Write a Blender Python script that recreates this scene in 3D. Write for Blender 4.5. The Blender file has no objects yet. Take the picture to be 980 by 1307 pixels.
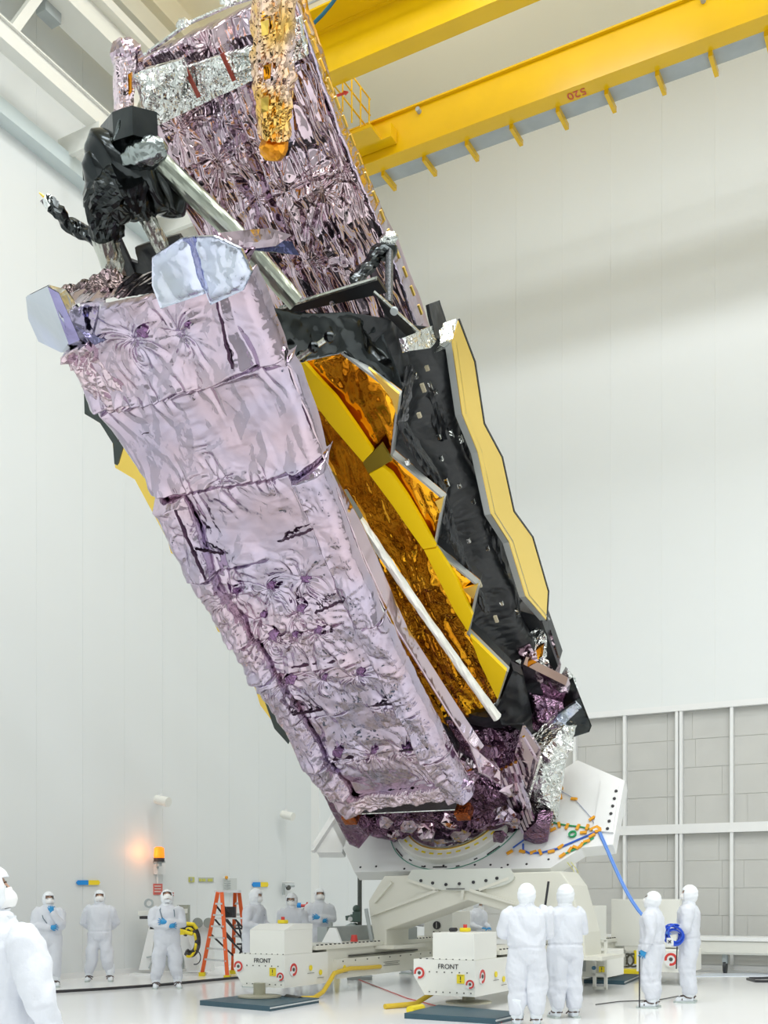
import bpy, bmesh, math, random
import numpy as np
from mathutils import Vector, Matrix, geometry

# ------------------------------------------------------------------ camera
FPX = 1385.0; CX = 490.0; HY = 1149.0; HC = 1.6
scn = bpy.context.scene
COL = scn.collection
cd = bpy.data.cameras.new('camera'); cam = bpy.data.objects.new('camera', cd); COL.objects.link(cam)
cam.location = (0, 0, HC); cam.rotation_euler = (math.pi/2, 0, 0)
cd.sensor_fit = 'HORIZONTAL'; cd.sensor_width = 36.0; cd.lens = FPX/980*36.0
cd.shift_y = (HY-653.5)/980.0; cd.clip_end = 200
scn.camera = cam

# ------------------------------------------------------------------ view, world
scn.view_settings.view_transform = 'Standard'; scn.view_settings.look = 'None'
scn.view_settings.gamma = 1; scn.view_settings.use_curve_mapping = False
scn.view_settings.exposure = 0.73
world = bpy.data.worlds.new('world'); scn.world = world; world.use_nodes = True
world.node_tree.nodes['Background'].inputs[0].default_value = (0.9, 0.95, 1.0, 1)
world.node_tree.nodes['Background'].inputs[1].default_value = 0.4
scn.cycles.max_bounces = 7; scn.cycles.diffuse_bounces = 5; scn.cycles.glossy_bounces = 4
scn.cycles.sample_clamp_indirect = 6.0

# ------------------------------------------------------------------ room frame: u along the right wall, v towards the camera along the left wall
UD = Vector((.878, -.479, 0)).normalized(); VD = Vector((-UD.y*-1, -UD.x, 0))
VD = Vector((UD.y, -UD.x, 0))           # (-.479,-.878)
C0 = Vector((-1.82, 30.4, 0))
def R(u, v, z): return C0 + UD*u + VD*v + Vector((0, 0, z))
CEIL = 22.0; UW = 30.0; VW = 40.0
ROT_U = math.atan2(UD.y, UD.x)           # local x = along the right wall, local y = away from camera
# ceiling lights of the high bay (real lamps)
for iu in range(4):
    for iv in range(5):
        ld = bpy.data.lights.new('bay_lamp', 'AREA'); ld.shape = 'RECTANGLE'; ld.size = 3.2; ld.size_y = 2.2
        ld.energy = 212; ld.color = (0.95, 0.985, 1.03)
        lo = bpy.data.objects.new('bay_lamp', ld); COL.objects.link(lo)
        lo.location = R(8.5+iu*5.8, 11.0+iv*6.2, CEIL-.35); lo.rotation_euler = (0, 0, ROT_U)

for u_, v_, e_ in ((5.5, 6.2, 55), (12, 6.2, 22), (19, 6.2, 22), (18, 14, 15)):      # added lamps facing up, only to brighten the ceiling
    ld = bpy.data.lights.new('added_uplight', 'AREA'); ld.shape = 'RECTANGLE'; ld.size = 2.5; ld.size_y = .8; ld.energy = e_; ld.color = (1, .95, .82)
    lo = bpy.data.objects.new('added_uplight', ld); COL.objects.link(lo); lo.location = R(u_, v_, 19.2); lo.rotation_euler = (math.pi, 0, ROT_U)

# ------------------------------------------------------------------ materials
MATS = {}
def mat(name, col, rough=.5, metal=0.0, bump=0, bscale=20, emit=None, spec=None, vary=0, coat=0):
    if name in MATS: return MATS[name]
    m = bpy.data.materials.new(name); m.use_nodes = True; nt = m.node_tree; N = nt.nodes; L = nt.links
    b = N['Principled BSDF']; b.inputs['Base Color'].default_value = (*col, 1)
    b.inputs['Roughness'].default_value = rough; b.inputs['Metallic'].default_value = metal
    if spec is not None: b.inputs['Specular IOR Level'].default_value = spec
    if coat: b.inputs['Coat Weight'].default_value = coat; b.inputs['Coat Roughness'].default_value = .06
    tc = N.new('ShaderNodeTexCoord')
    if vary or bump:
        nz = N.new('ShaderNodeTexNoise'); nz.inputs['Scale'].default_value = bscale; nz.inputs['Detail'].default_value = 5
        L.new(tc.outputs['Object'], nz.inputs['Vector'])
    if vary:
        mx = N.new('ShaderNodeMixRGB'); mx.blend_type = 'MULTIPLY'; mx.inputs[0].default_value = 1
        mx.inputs[1].default_value = (*col, 1)
        rp = N.new('ShaderNodeMapRange'); rp.inputs[1].default_value = .3; rp.inputs[2].default_value = .7
        rp.inputs[3].default_value = 1-vary; rp.inputs[4].default_value = 1+vary*.3
        L.new(nz.outputs[0], rp.inputs[0]); L.new(rp.outputs[0], mx.inputs[2]); L.new(mx.outputs[0], b.inputs['Base Color'])
    if bump:
        bp = N.new('ShaderNodeBump'); bp.inputs['Strength'].default_value = bump; bp.inputs['Distance'].default_value = .02
        L.new(nz.outputs[0], bp.inputs['Height']); L.new(bp.outputs[0], b.inputs['Normal'])
    if emit:
        b.inputs['Emission Color'].default_value = (*emit[0], 1); b.inputs['Emission Strength'].default_value = emit[1]
    MATS[name] = m; return m

def foil(name, c1, c2, rough=.16, scale=7.0, bump=.5, stretch=(1, 1, 1), dist=.03):
    """crumpled metallised film: two real tints of the coating, fine creases as bump over the creased mesh"""
    if name in MATS: return MATS[name]
    m = bpy.data.materials.new(name); m.use_nodes = True; nt = m.node_tree; N = nt.nodes; L = nt.links
    b = N['Principled BSDF']; b.inputs['Metallic'].default_value = 1; b.inputs['Roughness'].default_value = rough
    tc = N.new('ShaderNodeTexCoord'); mp = N.new('ShaderNodeMapping'); mp.inputs['Scale'].default_value = stretch
    L.new(tc.outputs['Object'], mp.inputs['Vector'])
    n1 = N.new('ShaderNodeTexNoise'); n1.inputs['Scale'].default_value = 1.3; n1.inputs['Detail'].default_value = 3
    L.new(mp.outputs[0], n1.inputs['Vector'])
    mx = N.new('ShaderNodeMixRGB'); mx.inputs[1].default_value = (*c1, 1); mx.inputs[2].default_value = (*c2, 1)
    rp = N.new('ShaderNodeMapRange'); rp.inputs[1].default_value = .38; rp.inputs[2].default_value = .62
    L.new(n1.outputs[0], rp.inputs[0]); L.new(rp.outputs[0], mx.inputs[0]); L.new(mx.outputs[0], b.inputs['Base Color'])
    ad = N.new('ShaderNodeMixRGB'); ad.blend_type = 'ADD'; ad.inputs[0].default_value = .35
    n2 = N.new('ShaderNodeTexNoise'); n2.inputs['Scale'].default_value = 4; n2.inputs['Detail'].default_value = 2
    L.new(mp.outputs[0], n2.inputs['Vector']); L.new(mp.outputs[0], ad.inputs[1]); L.new(n2.outputs['Color'], ad.inputs[2])
    v1 = N.new('ShaderNodeTexVoronoi'); v1.inputs['Scale'].default_value = scale; L.new(ad.outputs[0], v1.inputs['Vector'])
    v2 = N.new('ShaderNodeTexVoronoi'); v2.inputs['Scale'].default_value = scale*2.7; L.new(ad.outputs[0], v2.inputs['Vector'])
    ma = N.new('ShaderNodeMath'); ma.operation = 'MULTIPLY_ADD'; ma.inputs[1].default_value = .4
    L.new(v2.outputs['Distance'], ma.inputs[0]); L.new(v1.outputs['Distance'], ma.inputs[2])
    bp = N.new('ShaderNodeBump'); bp.inputs['Strength'].default_value = bump; bp.inputs['Distance'].default_value = dist
    L.new(ma.outputs[0], bp.inputs['Height']); L.new(bp.outputs[0], b.inputs['Normal'])
    MATS[name] = m; return m

M_wall = mat('wall_paint', (.77, .80, .795), .45)
M_joint = mat('joint', (.86, .87, .85), .6)
M_floor = mat('floor_epoxy', (.95, .955, .96), .14, spec=.22, vary=.03, bscale=.4)
M_ceil = mat('ceiling_paint', (.90, .86, .70), .7)
M_far = mat('unseen_wall_dark', (.42, .43, .42), .5)  # unseen walls darkened to give the foil reflections contrast
M_white = mat('white_metal', (.82, .83, .82), .35)
M_cream = mat('cream_paint', (.74, .73, .64), .35)
M_creamw = mat('ivory_paint', (.82, .82, .76), .35)
M_yellow = mat('crane_yellow', (.82, .50, .002), .2, spec=.5, vary=.08, bscale=.8)
M_grey = mat('grey_deck', (.42, .46, .46), .5, vary=.15, bscale=2)
M_dark = mat('dark_rubber', (.03, .032, .035), .5)
M_red = mat('signal_red', (.62, .05, .04), .4)
M_ink = mat('black_ink', (.03, .03, .035), .6)
M_suit = mat('suit_cloth', (.70, .725, .78), .85, bump=.25, bscale=30)
M_glove = mat('nitrile_blue', (.03, .30, .62), .35)
M_skin = mat('skin', (.62, .38, .27), .5)
M_purple = foil('purple_foil', (.60, .47, .51), (.56, .46, .54), .09, 2.2, .14)
M_lilac = foil('lilac_foil', (.53, .42, .49), (.48, .42, .53), .12, 4, .28)
M_bluefoil = foil('blue_grey_foil', (.60, .64, .80), (.56, .60, .66), .16, 3, .3)
M_colfoil = foil('warm_clear_film', (.85, .52, .14), (.74, .62, .68), .1, 6, .5)
M_silver = foil('silver_foil', (.85, .86, .84), (.72, .76, .74), .15, 9, .7)
M_orange = foil('amber_foil', (1.0, .50, .025), (.60, .22, .010), .10, 1.5, .12)
M_black = foil('black_film', (.030, .034, .036), (.06, .066, .066), .17, 1.5, .2)
M_blackc = mat('black_cloth', (.020, .022, .024), .40, bump=.5, bscale=7)
M_gold = mat('gold_mirror', (1.0, .72, .16), .3, 1.0)
M_goldreflect = mat('gold_band_reflection', (1.0, .66, .0), .4, 0)  # flat yellow painted for gold mirrored in the primary

# ------------------------------------------------------------------ object helpers
def mesh_obj(name, verts, faces, m, parent=None, org=None, smooth=False):
    if org is None: org = parent_origin(parent)
    me = bpy.data.meshes.new(name)
    me.from_pydata([tuple(Vector(v)-org) for v in verts] if not isinstance(verts, np.ndarray) else (verts-np.array(org)).tolist(), [], faces)
    me.materials.append(m)
    if smooth: me.polygons.foreach_set('use_smooth', [True]*len(me.polygons))
    o = bpy.data.objects.new(name, me); COL.objects.link(o)
    if parent: o.parent = parent
    else: o.location = org
    return o
def parent_origin(p):
    t = Vector((0, 0, 0))
    while p is not None: t = t+p.location; p = p.parent
    return t
def tag(o, label=None, cat=None, group=None, kind=None):
    if label: o['label'] = label
    if cat: o['category'] = cat
    if group: o['group'] = group
    if kind: o['kind'] = kind
    return o
def empty(name, loc, label=None, cat=None, group=None, rz=0, parent=None):
    o = bpy.data.objects.new(name, None); COL.objects.link(o); o.location = loc; o.rotation_euler = (0, 0, rz); o.empty_display_size = .1
    if parent: o.parent = parent
    return tag(o, label, cat, group)

class MB:
    """collects boxes, tubes, prisms into one mesh"""
    def __init__(s): s.v = []; s.f = []
    def add(s, vs, fs):
        n = len(s.v); s.v += [Vector(v) for v in vs]; s.f += [[i+n for i in f] for f in fs]; return s
    def boxax(s, c, ax, ay, az, sx, sy, sz):
        c = Vector(c); vs = [c+ax*(sx/2*i)+ay*(sy/2*j)+az*(sz/2*k) for k in (-1, 1) for j in (-1, 1) for i in (-1, 1)]
        return s.add(vs, [[0, 2, 3, 1], [4, 5, 7, 6], [0, 1, 5, 4], [2, 6, 7, 3], [0, 4, 6, 2], [1, 3, 7, 5]])
    def box(s, c, sx, sy, sz): return s.boxax(c, Vector((1, 0, 0)), Vector((0, 1, 0)), Vector((0, 0, 1)), sx, sy, sz)
    def rbox(s, u0, u1, v0, v1, z0, z1):
        c = R((u0+u1)/2, (v0+v1)/2, (z0+z1)/2)
        return s.boxax(c, UD, VD, Vector((0, 0, 1)), abs(u1-u0), abs(v1-v0), abs(z1-z0))
    def tube(s, pts, r, n=10, cap=True):
        pts = [Vector(p) for p in pts]; rr = r if isinstance(r, (list, tuple)) else [r]*len(pts)
        base = len(s.v); prev = None
        for i, p in enumerate(pts):
            t = (pts[min(i+1, len(pts)-1)]-pts[max(i-1, 0)]).normalized()
            if prev is None: a = t.orthogonal().normalized()
            else:
                a = (prev-t*prev.dot(t)).normalized()
            prev = a; b = t.cross(a)
            for k in range(n):
                q = 2*math.pi*k/n; s.v.append(p+(a*math.cos(q)+b*math.sin(q))*rr[i])
        for i in range(len(pts)-1):
            for k in range(n):
                k2 = (k+1) % n; s.f.append([base+i*n+k, base+i*n+k2, base+(i+1)*n+k2, base+(i+1)*n+k])
        if cap:
            s.f.append([base+k for k in range(n)][::-1]); s.f.append([base+(len(pts)-1)*n+k for k in range(n)])
        return s
    def disc(s, c, nrm, r, th, n=20):
        c = Vector(c); nrm = Vector(nrm).normalized(); return s.tube([c-nrm*th/2, c+nrm*th/2], r, n)
    def ring(s, c, nrm, r0, r1, th, n=48, a0=0, a1=2*math.pi, ax=None):
        c = Vector(c); nrm = Vector(nrm).normalized(); a = (ax or nrm.orthogonal()).normalized(); b = nrm.cross(a)
        full = abs(a1-a0-2*math.pi) < 1e-6; m = n if full else n+1; base = len(s.v)
        for i in range(m):
            q = a0+(a1-a0)*i/n; d = a*math.cos(q)+b*math.sin(q)
            s.v += [c+d*r0-nrm*th/2, c+d*r1-nrm*th/2, c+d*r1+nrm*th/2, c+d*r0+nrm*th/2]
        for i in range(n):
            j = (i+1) % m
            for k in range(4):
                k2 = (k+1) % 4; s.f.append([base+i*4+k, base+i*4+k2, base+j*4+k2, base+j*4+k])
        if not full: s.f.append([base, base+1, base+2, base+3]); s.f.append([base+n*4+3, base+n*4+2, base+n*4+1, base+n*4])
        return s
    def prism(s, pts, d):
        """closed polygon extruded by vector d"""
        pts = [Vector(p) for p in pts]; n = len(pts); d = Vector(d)
        return s.add(pts+[p+d for p in pts], [list(range(n))[::-1], list(range(n, 2*n))]+[[i, (i+1) % n, n+(i+1) % n, n+i] for i in range(n)])
    def sphere(s, c, rx, ry=None, rz=None, nu=16, nv=10):
        ry = ry or rx; rz = rz or rx; c = Vector(c); base = len(s.v)
        for j in range(1, nv):
            ph = math.pi*j/nv
            for i in range(nu):
                th = 2*math.pi*i/nu; s.v.append(c+Vector((rx*math.sin(ph)*math.cos(th), ry*math.sin(ph)*math.sin(th), rz*math.cos(ph))))
        t = len(s.v); s.v.append(c+Vector((0, 0, rz))); s.v.append(c-Vector((0, 0, rz)))
        for j in range(nv-2):
            for i in range(nu):
                k = (i+1) % nu; s.f.append([base+j*nu+i, base+(j+1)*nu+i, base+(j+1)*nu+k, base+j*nu+k])
        for i in range(nu):
            k = (i+1) % nu; s.f.append([t, base+i, base+k]); s.f.append([t+1, base+(nv-2)*nu+k, base+(nv-2)*nu+i])
        return s
    def build(s, name, m, parent=None, org=None, smooth=False, bevel=0):
        if org is None and parent is None:
            xs = [v.x for v in s.v]; ys = [v.y for v in s.v]; zs = [v.z for v in s.v]
            org = Vector(((min(xs)+max(xs))/2, (min(ys)+max(ys))/2, min(zs)))
        o = mesh_obj(name, s.v, s.f, m, parent, org, smooth)
        if bevel:
            b = o.modifiers.new('bevel', 'BEVEL'); b.width = bevel; b.segments = 2; b.limit_method = 'ANGLE'
        return o

def P(px, py, Y): return Vector(((px-CX)/FPX*Y, Y, HC+(HY-py)/FPX*Y))
def ray(px, py): return Vector(((px-CX)/FPX, 1, (HY-py)/FPX))
CAMP = Vector((0, 0, HC))
def on_plane(px, py, p0, nrm):
    r = ray(px, py); return CAMP+r*((p0-CAMP).dot(nrm)/r.dot(nrm))
def G(px, py): return on_plane(px, py, Vector((0, 0, 0)), Vector((0, 0, 1)))       # on the floor
def text_obj(body, size, loc, xd, yd, m, name, parent=None, ext=.002, align='CENTER'):
    cu = bpy.data.curves.new(name, 'FONT'); cu.body = body; cu.size = size; cu.extrude = ext; cu.align_x = align; cu.align_y = 'CENTER'
    tmp = bpy.data.objects.new(name, cu); COL.objects.link(tmp)
    dg = bpy.context.evaluated_depsgraph_get(); me = bpy.data.meshes.new_from_object(tmp.evaluated_get(dg))
    bpy.data.objects.remove(tmp)
    xd = Vector(xd).normalized(); yd = Vector(yd).normalized(); zd = xd.cross(yd); mw = Matrix((xd, yd, zd)).transposed().to_4x4(); mw.translation = Vector(loc)
    me.transform(mw); me.transform(Matrix.Translation(-parent_origin(parent))) if parent else None
    me.materials.clear(); me.materials.append(m)
    o = bpy.data.objects.new(name, me); COL.objects.link(o)
    if parent: o.parent = parent
    return o
# ================================================================== ROOM
fl = MB().rbox(-.2, UW+.2, -.2, VW+.2, -.2, 0).build('floor', M_floor); tag(fl, 'glossy white epoxy clean room floor', kind='structure')
ce = MB().rbox(-.2, UW+.2, -.2, VW+.2, CEIL, CEIL+.2).build('ceiling', M_ceil); tag(ce, 'pale cream ceiling high above the crane', kind='structure')
def wall(name, label, along, length, off0, n_hint=1.235):
    """backing wall with upright metal panels as parts"""
    if along == 'u': bk = MB().rbox(0, length, -.2, -.006, 0, CEIL)
    elif along == 'v': bk = MB().rbox(-.2, -.006, 0, length, 0, CEIL)
    elif along == 'U': bk = MB().rbox(0, length, VW+.03, VW+.2, 0, CEIL)
    else: bk = MB().rbox(UW+.03, UW+.2, 0, length, 0, CEIL)
    b = bk.build(name, M_joint); tag(b, label, kind='structure')
    if along in 'uv':
        k = 0; x = off0; me = None; org = parent_origin(b)
        while x < length:
            if me is None:
                q = MB()
                if along == 'u': q.rbox(x+.004, x+n_hint-.004, -.03, 0, 0, CEIL)
                else: q.rbox(-.03, 0, x+.004, x+n_hint-.004, 0, CEIL)
                o = q.build('wall_panel', M_wall, b); me = o.data; x0 = x
            else:
                o = bpy.data.objects.new('wall_panel', me); COL.objects.link(o); o.parent = b
                o.location = (UD if along == 'u' else VD)*(x-x0)
            x += n_hint
    else:
        b.data.materials[0] = M_far
    return b
W_right = wall('wall_right', 'tall pale grey wall of upright metal panels behind the crane', 'u', UW, -.28)
W_left = wall('wall_left', 'tall white panelled wall behind the workers on the left', 'v', VW, .41, 1.25)
wall('wall_back', 'grey wall behind the camera', 'U', UW, 0); wall('wall_side', 'grey side wall out of view to the right', 'V', VW, 0)
tb = MB().rbox(0, .03, 0, VW, 0, .12).build('baseboard_left', M_white); tag(tb, kind='structure')
tb = MB().rbox(0, UW, 0, .03, 0, .12).build('baseboard_right', M_white); tag(tb, kind='structure')

# big cleanroom door / filter wall low on the right wall
dz0, dz1, dzm = .12, 6.1, 3.27
dr = MB().rbox(4.4, 16.6, .0, .05, dz0, dz1).build('door_1', mat('door_backing', (.62, .62, .58), .6)); tag(dr, 'tall grey tiled hangar door in white frames low on the right wall', kind='structure')
us = [7.5-1.247*k for k in (2, 1)]+[7.5+1.247*k for k in range(0, 8)]
fr_v = None
tilem = mat('door_tile', (.56, .56, .53), .55, vary=.05, bscale=1.2)
for i, u in enumerate(us):
    o = MB().rbox(u-.035, u+.035, .0, .2, dz0, dz1).build('door_frame_post', M_white, dr)
    if abs(u-9.99) < .1: MB().rbox(u+.06, u+.13, .0, .2, dz0, dz1).build('door_frame_post', M_white, dr)
for z, h in ((dz1, .07), (dzm, .11), (.55, .06)):
    MB().rbox(4.4, 16.6, 0, .22, z-h, z+h).build('door_rail', M_white, dr)
rows_u = [dz1-.07-(dz1-dzm-.18)/4*k for k in range(5)]; rows_l = [dzm-.11-(dzm-.11-.61)/4*k for k in range(5)]
random.seed(3)
for i in range(len(us)-1):
    ua, ub = us[i]+.04, us[i+1]-.04
    if abs(us[i]-9.99) < .1: ua += .1
    for rows in (rows_u, rows_l):
        for r in range(4):
            za, zb = rows[r+1]+.006, rows[r]-.006
            cut = ua+(ub-ua)*random.choice((.18, .25, .75, .82))
            for (a, b) in ((ua, cut-.005), (cut+.005, ub)):
                MB().rbox(a, b,   .05, .062, za, zb).build('door_panel', tilem, dr)

# crane runway truss along the left wall
ut = .9
def tb_(a, b): return R(ut, a, b)
rw = MB().rbox(ut-.3, ut+.3, 2, 40, 18.5, 18.75).rbox(ut-.3, ut+.3, 2, 40, 19.15, 19.35).rbox(ut-.1, ut+.1, 2, 40, 18.7, 19.2).build('crane_runway', M_creamw)
tag(rw, 'cream steel crane runway girder high along the left wall', 'crane rail')
tr = MB().rbox(ut-.14, ut+.14, 2, 40, 16.85, 17.17).rbox(ut-.2, ut+.2, 2, 40, 17.17, 17.2).build('lower_chord', M_creamw, rw)
def barbox(mb, p, q, wd, ht):
    t = (q-p).normalized(); s = t.cross(UD).normalized(); return mb.boxax((p+q)/2, t, s, UD, (q-p).length, wd, ht)
for k, (va, vb) in enumerate([(11.95, 11.1), (9.05, 8.45), (14.8, 14.0), (6.1, 5.5), (3.2, 2.6)]):
    barbox(MB(), R(ut, va, 17.1), R(ut, vb, 18.6), .16, .16).build('web_member', M_creamw, rw)
for k in range(6):
    MB().rbox(.0, ut+.2, 4+k*2.9-.05, 4+k*2.9+.05, 16.45, 16.85).build('bracket', M_creamw, rw)
dk = MB().rbox(.0, .3, 3, 30, 16.2, 16.5).build('wall_duct', mat('duct_blue', (.62, .70, .70), .35)); tag(dk, 'pale blue grey duct on the left wall under the runway truss', 'duct')
sb = MB().rbox(.0, .55, 0, VW, 20.3, 20.75).build('trim_1', M_cream); tag(sb, kind='structure')
cb = MB().rbox(.0, .25, 0, VW, 21.4, 22).build('trim_2', M_ceil); tag(cb, kind='structure')
lt = MB().rbox(ut-.3, ut-.05, 10.6, 11.0, 18.3, 18.5).build('crane_buffer', M_grey); tag(lt, 'small grey buffer box hanging under the cream crane runway', 'buffer')

# overhead travelling crane
cr = empty('overhead_crane', R(15, 6, 18), 'yellow overhead travelling crane numbered 520 crossing the top right', 'crane')
def girder(vf, vb, nm):
    g = MB().rbox(.6, UW-.5, vb+.02, vf-.02, 18.03, 18.84).build(nm, M_yellow, cr)
    MB().rbox(.6, UW-.5, vb, vf, 18.0, 18.035).build('bottom_flange', M_yellow, g)
    MB().rbox(.6, UW-.5, vb-.03, vf+.05, 18.84, 18.88).build('top_flange', M_yellow, g)
    return g
g1 = girder(4.78, 4.40, 'girder'); g2 = girder(7.47, 7.09, 'girder')
dkk = MB().rbox(.6, UW-.5, 3.95, 4.38, 18.02, 18.05).build('walkway_deck', M_grey, cr)
for k in range(26):
    u = 1.35+k*1.03
    MB().rbox(u-.04, u+.04, 3.80, 4.4, 17.9, 18.02).build('walkway_bracket', M_yellow, cr)
text_obj('520', .27, R(9.03, 4.575, 17.992), -UD, -VD, M_red, 'girder_number', g1)
for u, z in ((5.55, 18.72), (11.6, 18.72)):
    MB().tube([R(u, 4.76, z), R(u, 4.87, z)], .05, 10).build('bolt_lug', M_grey, cr)
# trolley platform between the girders, with its rails
tp = MB().rbox(2.2, 4.75, 4.78, 5.5, 18.2, 18.28).rbox(2.2, 4.1, 5.5, 7.09, 18.05, 18.35).build('trolley_deck', M_yellow, cr)
MB().rbox(4.3, 5.0, 4.78, 5.05, 18.2, 18.5).build('trolley_buffer', M_yellow, cr)
rl = MB()
for k in range(6): rl.tube([R(4.4, 4.95+k*.38, 18.28), R(4.4, 4.95+k*.38, 19.3)], .018, 6)
for z in (18.6, 18.95, 19.3): rl.tube([R(4.4, 4.9, z), R(4.4, 6.9, z)], .018, 6)
for z in (18.6, 18.95, 19.3): rl.tube([R(3.2, 6.8, z), R(4.4, 6.8, z)], .018, 6)
rl.build('trolley_handrail', M_yellow, cr)
MB().rbox(3.2, 4.0, 7.0, 7.9, 18.55, 19.0).build('drive_motor', M_yellow, cr)
hr = MB()
for z in (19.2, 19.55): hr.tube([R(2.5, 7.95, z), R(14, 7.95, z)], .022, 8)
for k in range(8): hr.tube([R(2.6+k*1.5, 7.95, 18.9), R(2.6+k*1.5, 7.95, 19.55)], .02, 6)
hr.build('walkway_handrail', M_yellow, cr)
MB().rbox(2.5, 14, 7.45, 8.0, 18.86, 18.9).build('upper_walkway', M_yellow, cr)
fb = MB().tube([R(2.5, 8.25, 18.78), R(14, 8.25, 18.78)], .022, 8).build('festoon_rail', mat('steel_pipe', (.6, .6, .6), .3, .8), cr)
fc = MB()
for a in (3.1, 5.6, 8.1):
    fc.tube([R(a+2.5*t, 8.25, 18.70-.55*4*t*(1-t)*(.5+.5*t)) for t in [i/14 for i in range(15)]], .035, 8)
fc.build('festoon_cable', mat('teal_cable', (.005, .10, .15), .45), cr)
def GP(px, py): return on_plane(px, py, R(0, 7.0, 0), VD)
for pts, colr in (([(425, 122), (438, 117.5), (438, 115.5), (444, 116.5), (440, 121), (439, 119.5), (426, 124)], M_red), ([(417, 124.5), (425, 122), (426, 124), (418, 127)], mat('sig_green', (.02, .5, .1), .4))):
    MB().prism([GP(*p) for p in pts], -VD*.03).build('direction_arrow', colr, cr)
MB().prism([GP(*p) for p in [(422, 117), (426, 115.5), (428, 119), (424, 120)]], -VD*.03).build('marker_plate', mat('sig_blue', (.02, .3, .6), .4), cr)
# ================================================================== crease functions
def _hash(ix, iy, seed):
    n = (ix.astype(np.int64)*374761393+iy.astype(np.int64)*668265263+seed*1442695041) & 0x7fffffff
    n = ((n ^ (n >> 13))*1274126177) & 0x7fffffff
    return ((n ^ (n >> 16)) & 0xffff)/65535.0
def vnoise(x, y, seed=0):
    x = x+1000.0; y = y+1000.0
    ix = np.floor(x); iy = np.floor(y); fx = x-ix; fy = y-iy; fx = fx*fx*(3-2*fx); fy = fy*fy*(3-2*fy)
    a = _hash(ix, iy, seed); b = _hash(ix+1, iy, seed); c = _hash(ix, iy+1, seed); d = _hash(ix+1, iy+1, seed)
    return (a*(1-fx)+b*fx)*(1-fy)+(c*(1-fx)+d*fx)*fy
def tri(t): return np.abs((t % 1.0)*2-1)
def crinkle(x, y, seed=0, f0=1.2, n=8, amp=.05, gain=.66, lac=1.5, aniso=(1, 1)):
    rs = random.Random(seed); x = x*aniso[0]; y = y*aniso[1]
    h = np.zeros_like(x); f = f0; a = amp
    for k in range(n):
        th = rs.uniform(0, math.pi); wv = vnoise(x*f*.6, y*f*.6, seed*31+k)*1.6+vnoise(x*f*1.7, y*f*1.7, seed*17+k)*.5
        m = np.clip(vnoise(x*f*.45+9, y*f*.45, seed*7+k)*2.2-.5, 0, 1)
        h += a*m*tri(f*(x*math.cos(th)+y*math.sin(th))+wv); f *= lac; a *= gain
    return h
def star(x, y, cx, cy, Rr, amp, seed=0, k=9):
    dx = x-cx; dy = y-cy; r = np.hypot(dx, dy)+1e-6; th = np.arctan2(dy, dx)/(2*math.pi)
    w_ = vnoise(np.cos(th*6.283)*1.2+5, np.sin(th*6.283)*1.2+r*.6/Rr, seed)*3
    t = tri(th*k+w_)*.6+tri(th*k*2.0+seed*.37+w_)*.4
    return amp*np.exp(-r/Rr)*(r/Rr)**.5*t*2.0

# ================================================================== telescope frame
TW = UD.copy()                                        # across the telescope, towards the camera on the right
TA = Vector((-.545, -1, .867)); TA = (TA-TW*TA.dot(TW)).normalized()      # long axis, base -> top
TM = TW.cross(TA).normalized()
if TM.z < 0: TM = -TM                                 # away from the front pallet, up and back
TO = P(525, 1020, 18.5)
def K(px, py, k): return on_plane(px, py, TO+TM*k, TM)
def I(px, py, i): return on_plane(px, py, TO+TW*i, TW)
def J(px, py, j): return on_plane(px, py, TO+TA*j, TA)
def ti(p): return (p-TO).dot(TW)
def tj(p): return (p-TO).dot(TA)
def tk(p): return (p-TO).dot(TM)
SC = empty('space_telescope', P(575, 1066, 20), 'folded space telescope wrapped in purple foil, tilted on the white turnover table', 'telescope')

def grid_obj(name, X, mt, parent, closed_skirt=None, smooth=False):
    """X: (nt, ns, 3) array of points -> mesh, with a skirt of vector closed_skirt around the border and a back"""
    nt, ns = X.shape[:2]; idx = np.arange(nt*ns).reshape(nt, ns)
    V = X.reshape(-1, 3)
    q = np.stack([idx[:-1, :-1], idx[:-1, 1:], idx[1:, 1:], idx[1:, :-1]], -1).reshape(-1, 4)
    org = np.array(parent_origin(parent))
    extra = []; ef = []
    if closed_skirt is not None:
        ring = list(idx[0, :])+list(idx[1:, -1])+list(idx[-1, -2::-1])+list(idx[-2:0:-1, 0])
        m = len(ring); base = len(V); d = np.array(closed_skirt)
        V = np.vstack([V, V[ring]+d]); ef = [[ring[i], base+i, base+(i+1) % m, ring[(i+1) % m]] for i in range(m)]
    me = bpy.data.meshes.new(name)
    nq = len(q); allf = np.vstack([q]+([np.array(ef)] if ef else []))
    me.vertices.add(len(V)); me.vertices.foreach_set('co', (V-org).astype(np.float32).ravel())
    me.loops.add(allf.size); me.loops.foreach_set('vertex_index', allf.astype(np.int32).ravel())
    me.polygons.add(len(allf)); me.polygons.foreach_set('loop_start', np.arange(0, allf.size, 4, dtype=np.int32))
    me.polygons.foreach_set('loop_total', np.full(len(allf), 4, dtype=np.int32))
    me.update(calc_edges=True); me.validate()
    me.materials.append(mt)
    if smooth: me.polygons.foreach_set('use_smooth', [True]*len(me.polygons))
    o = bpy.data.objects.new(name, me); COL.objects.link(o); o.parent = parent
    return o
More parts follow.
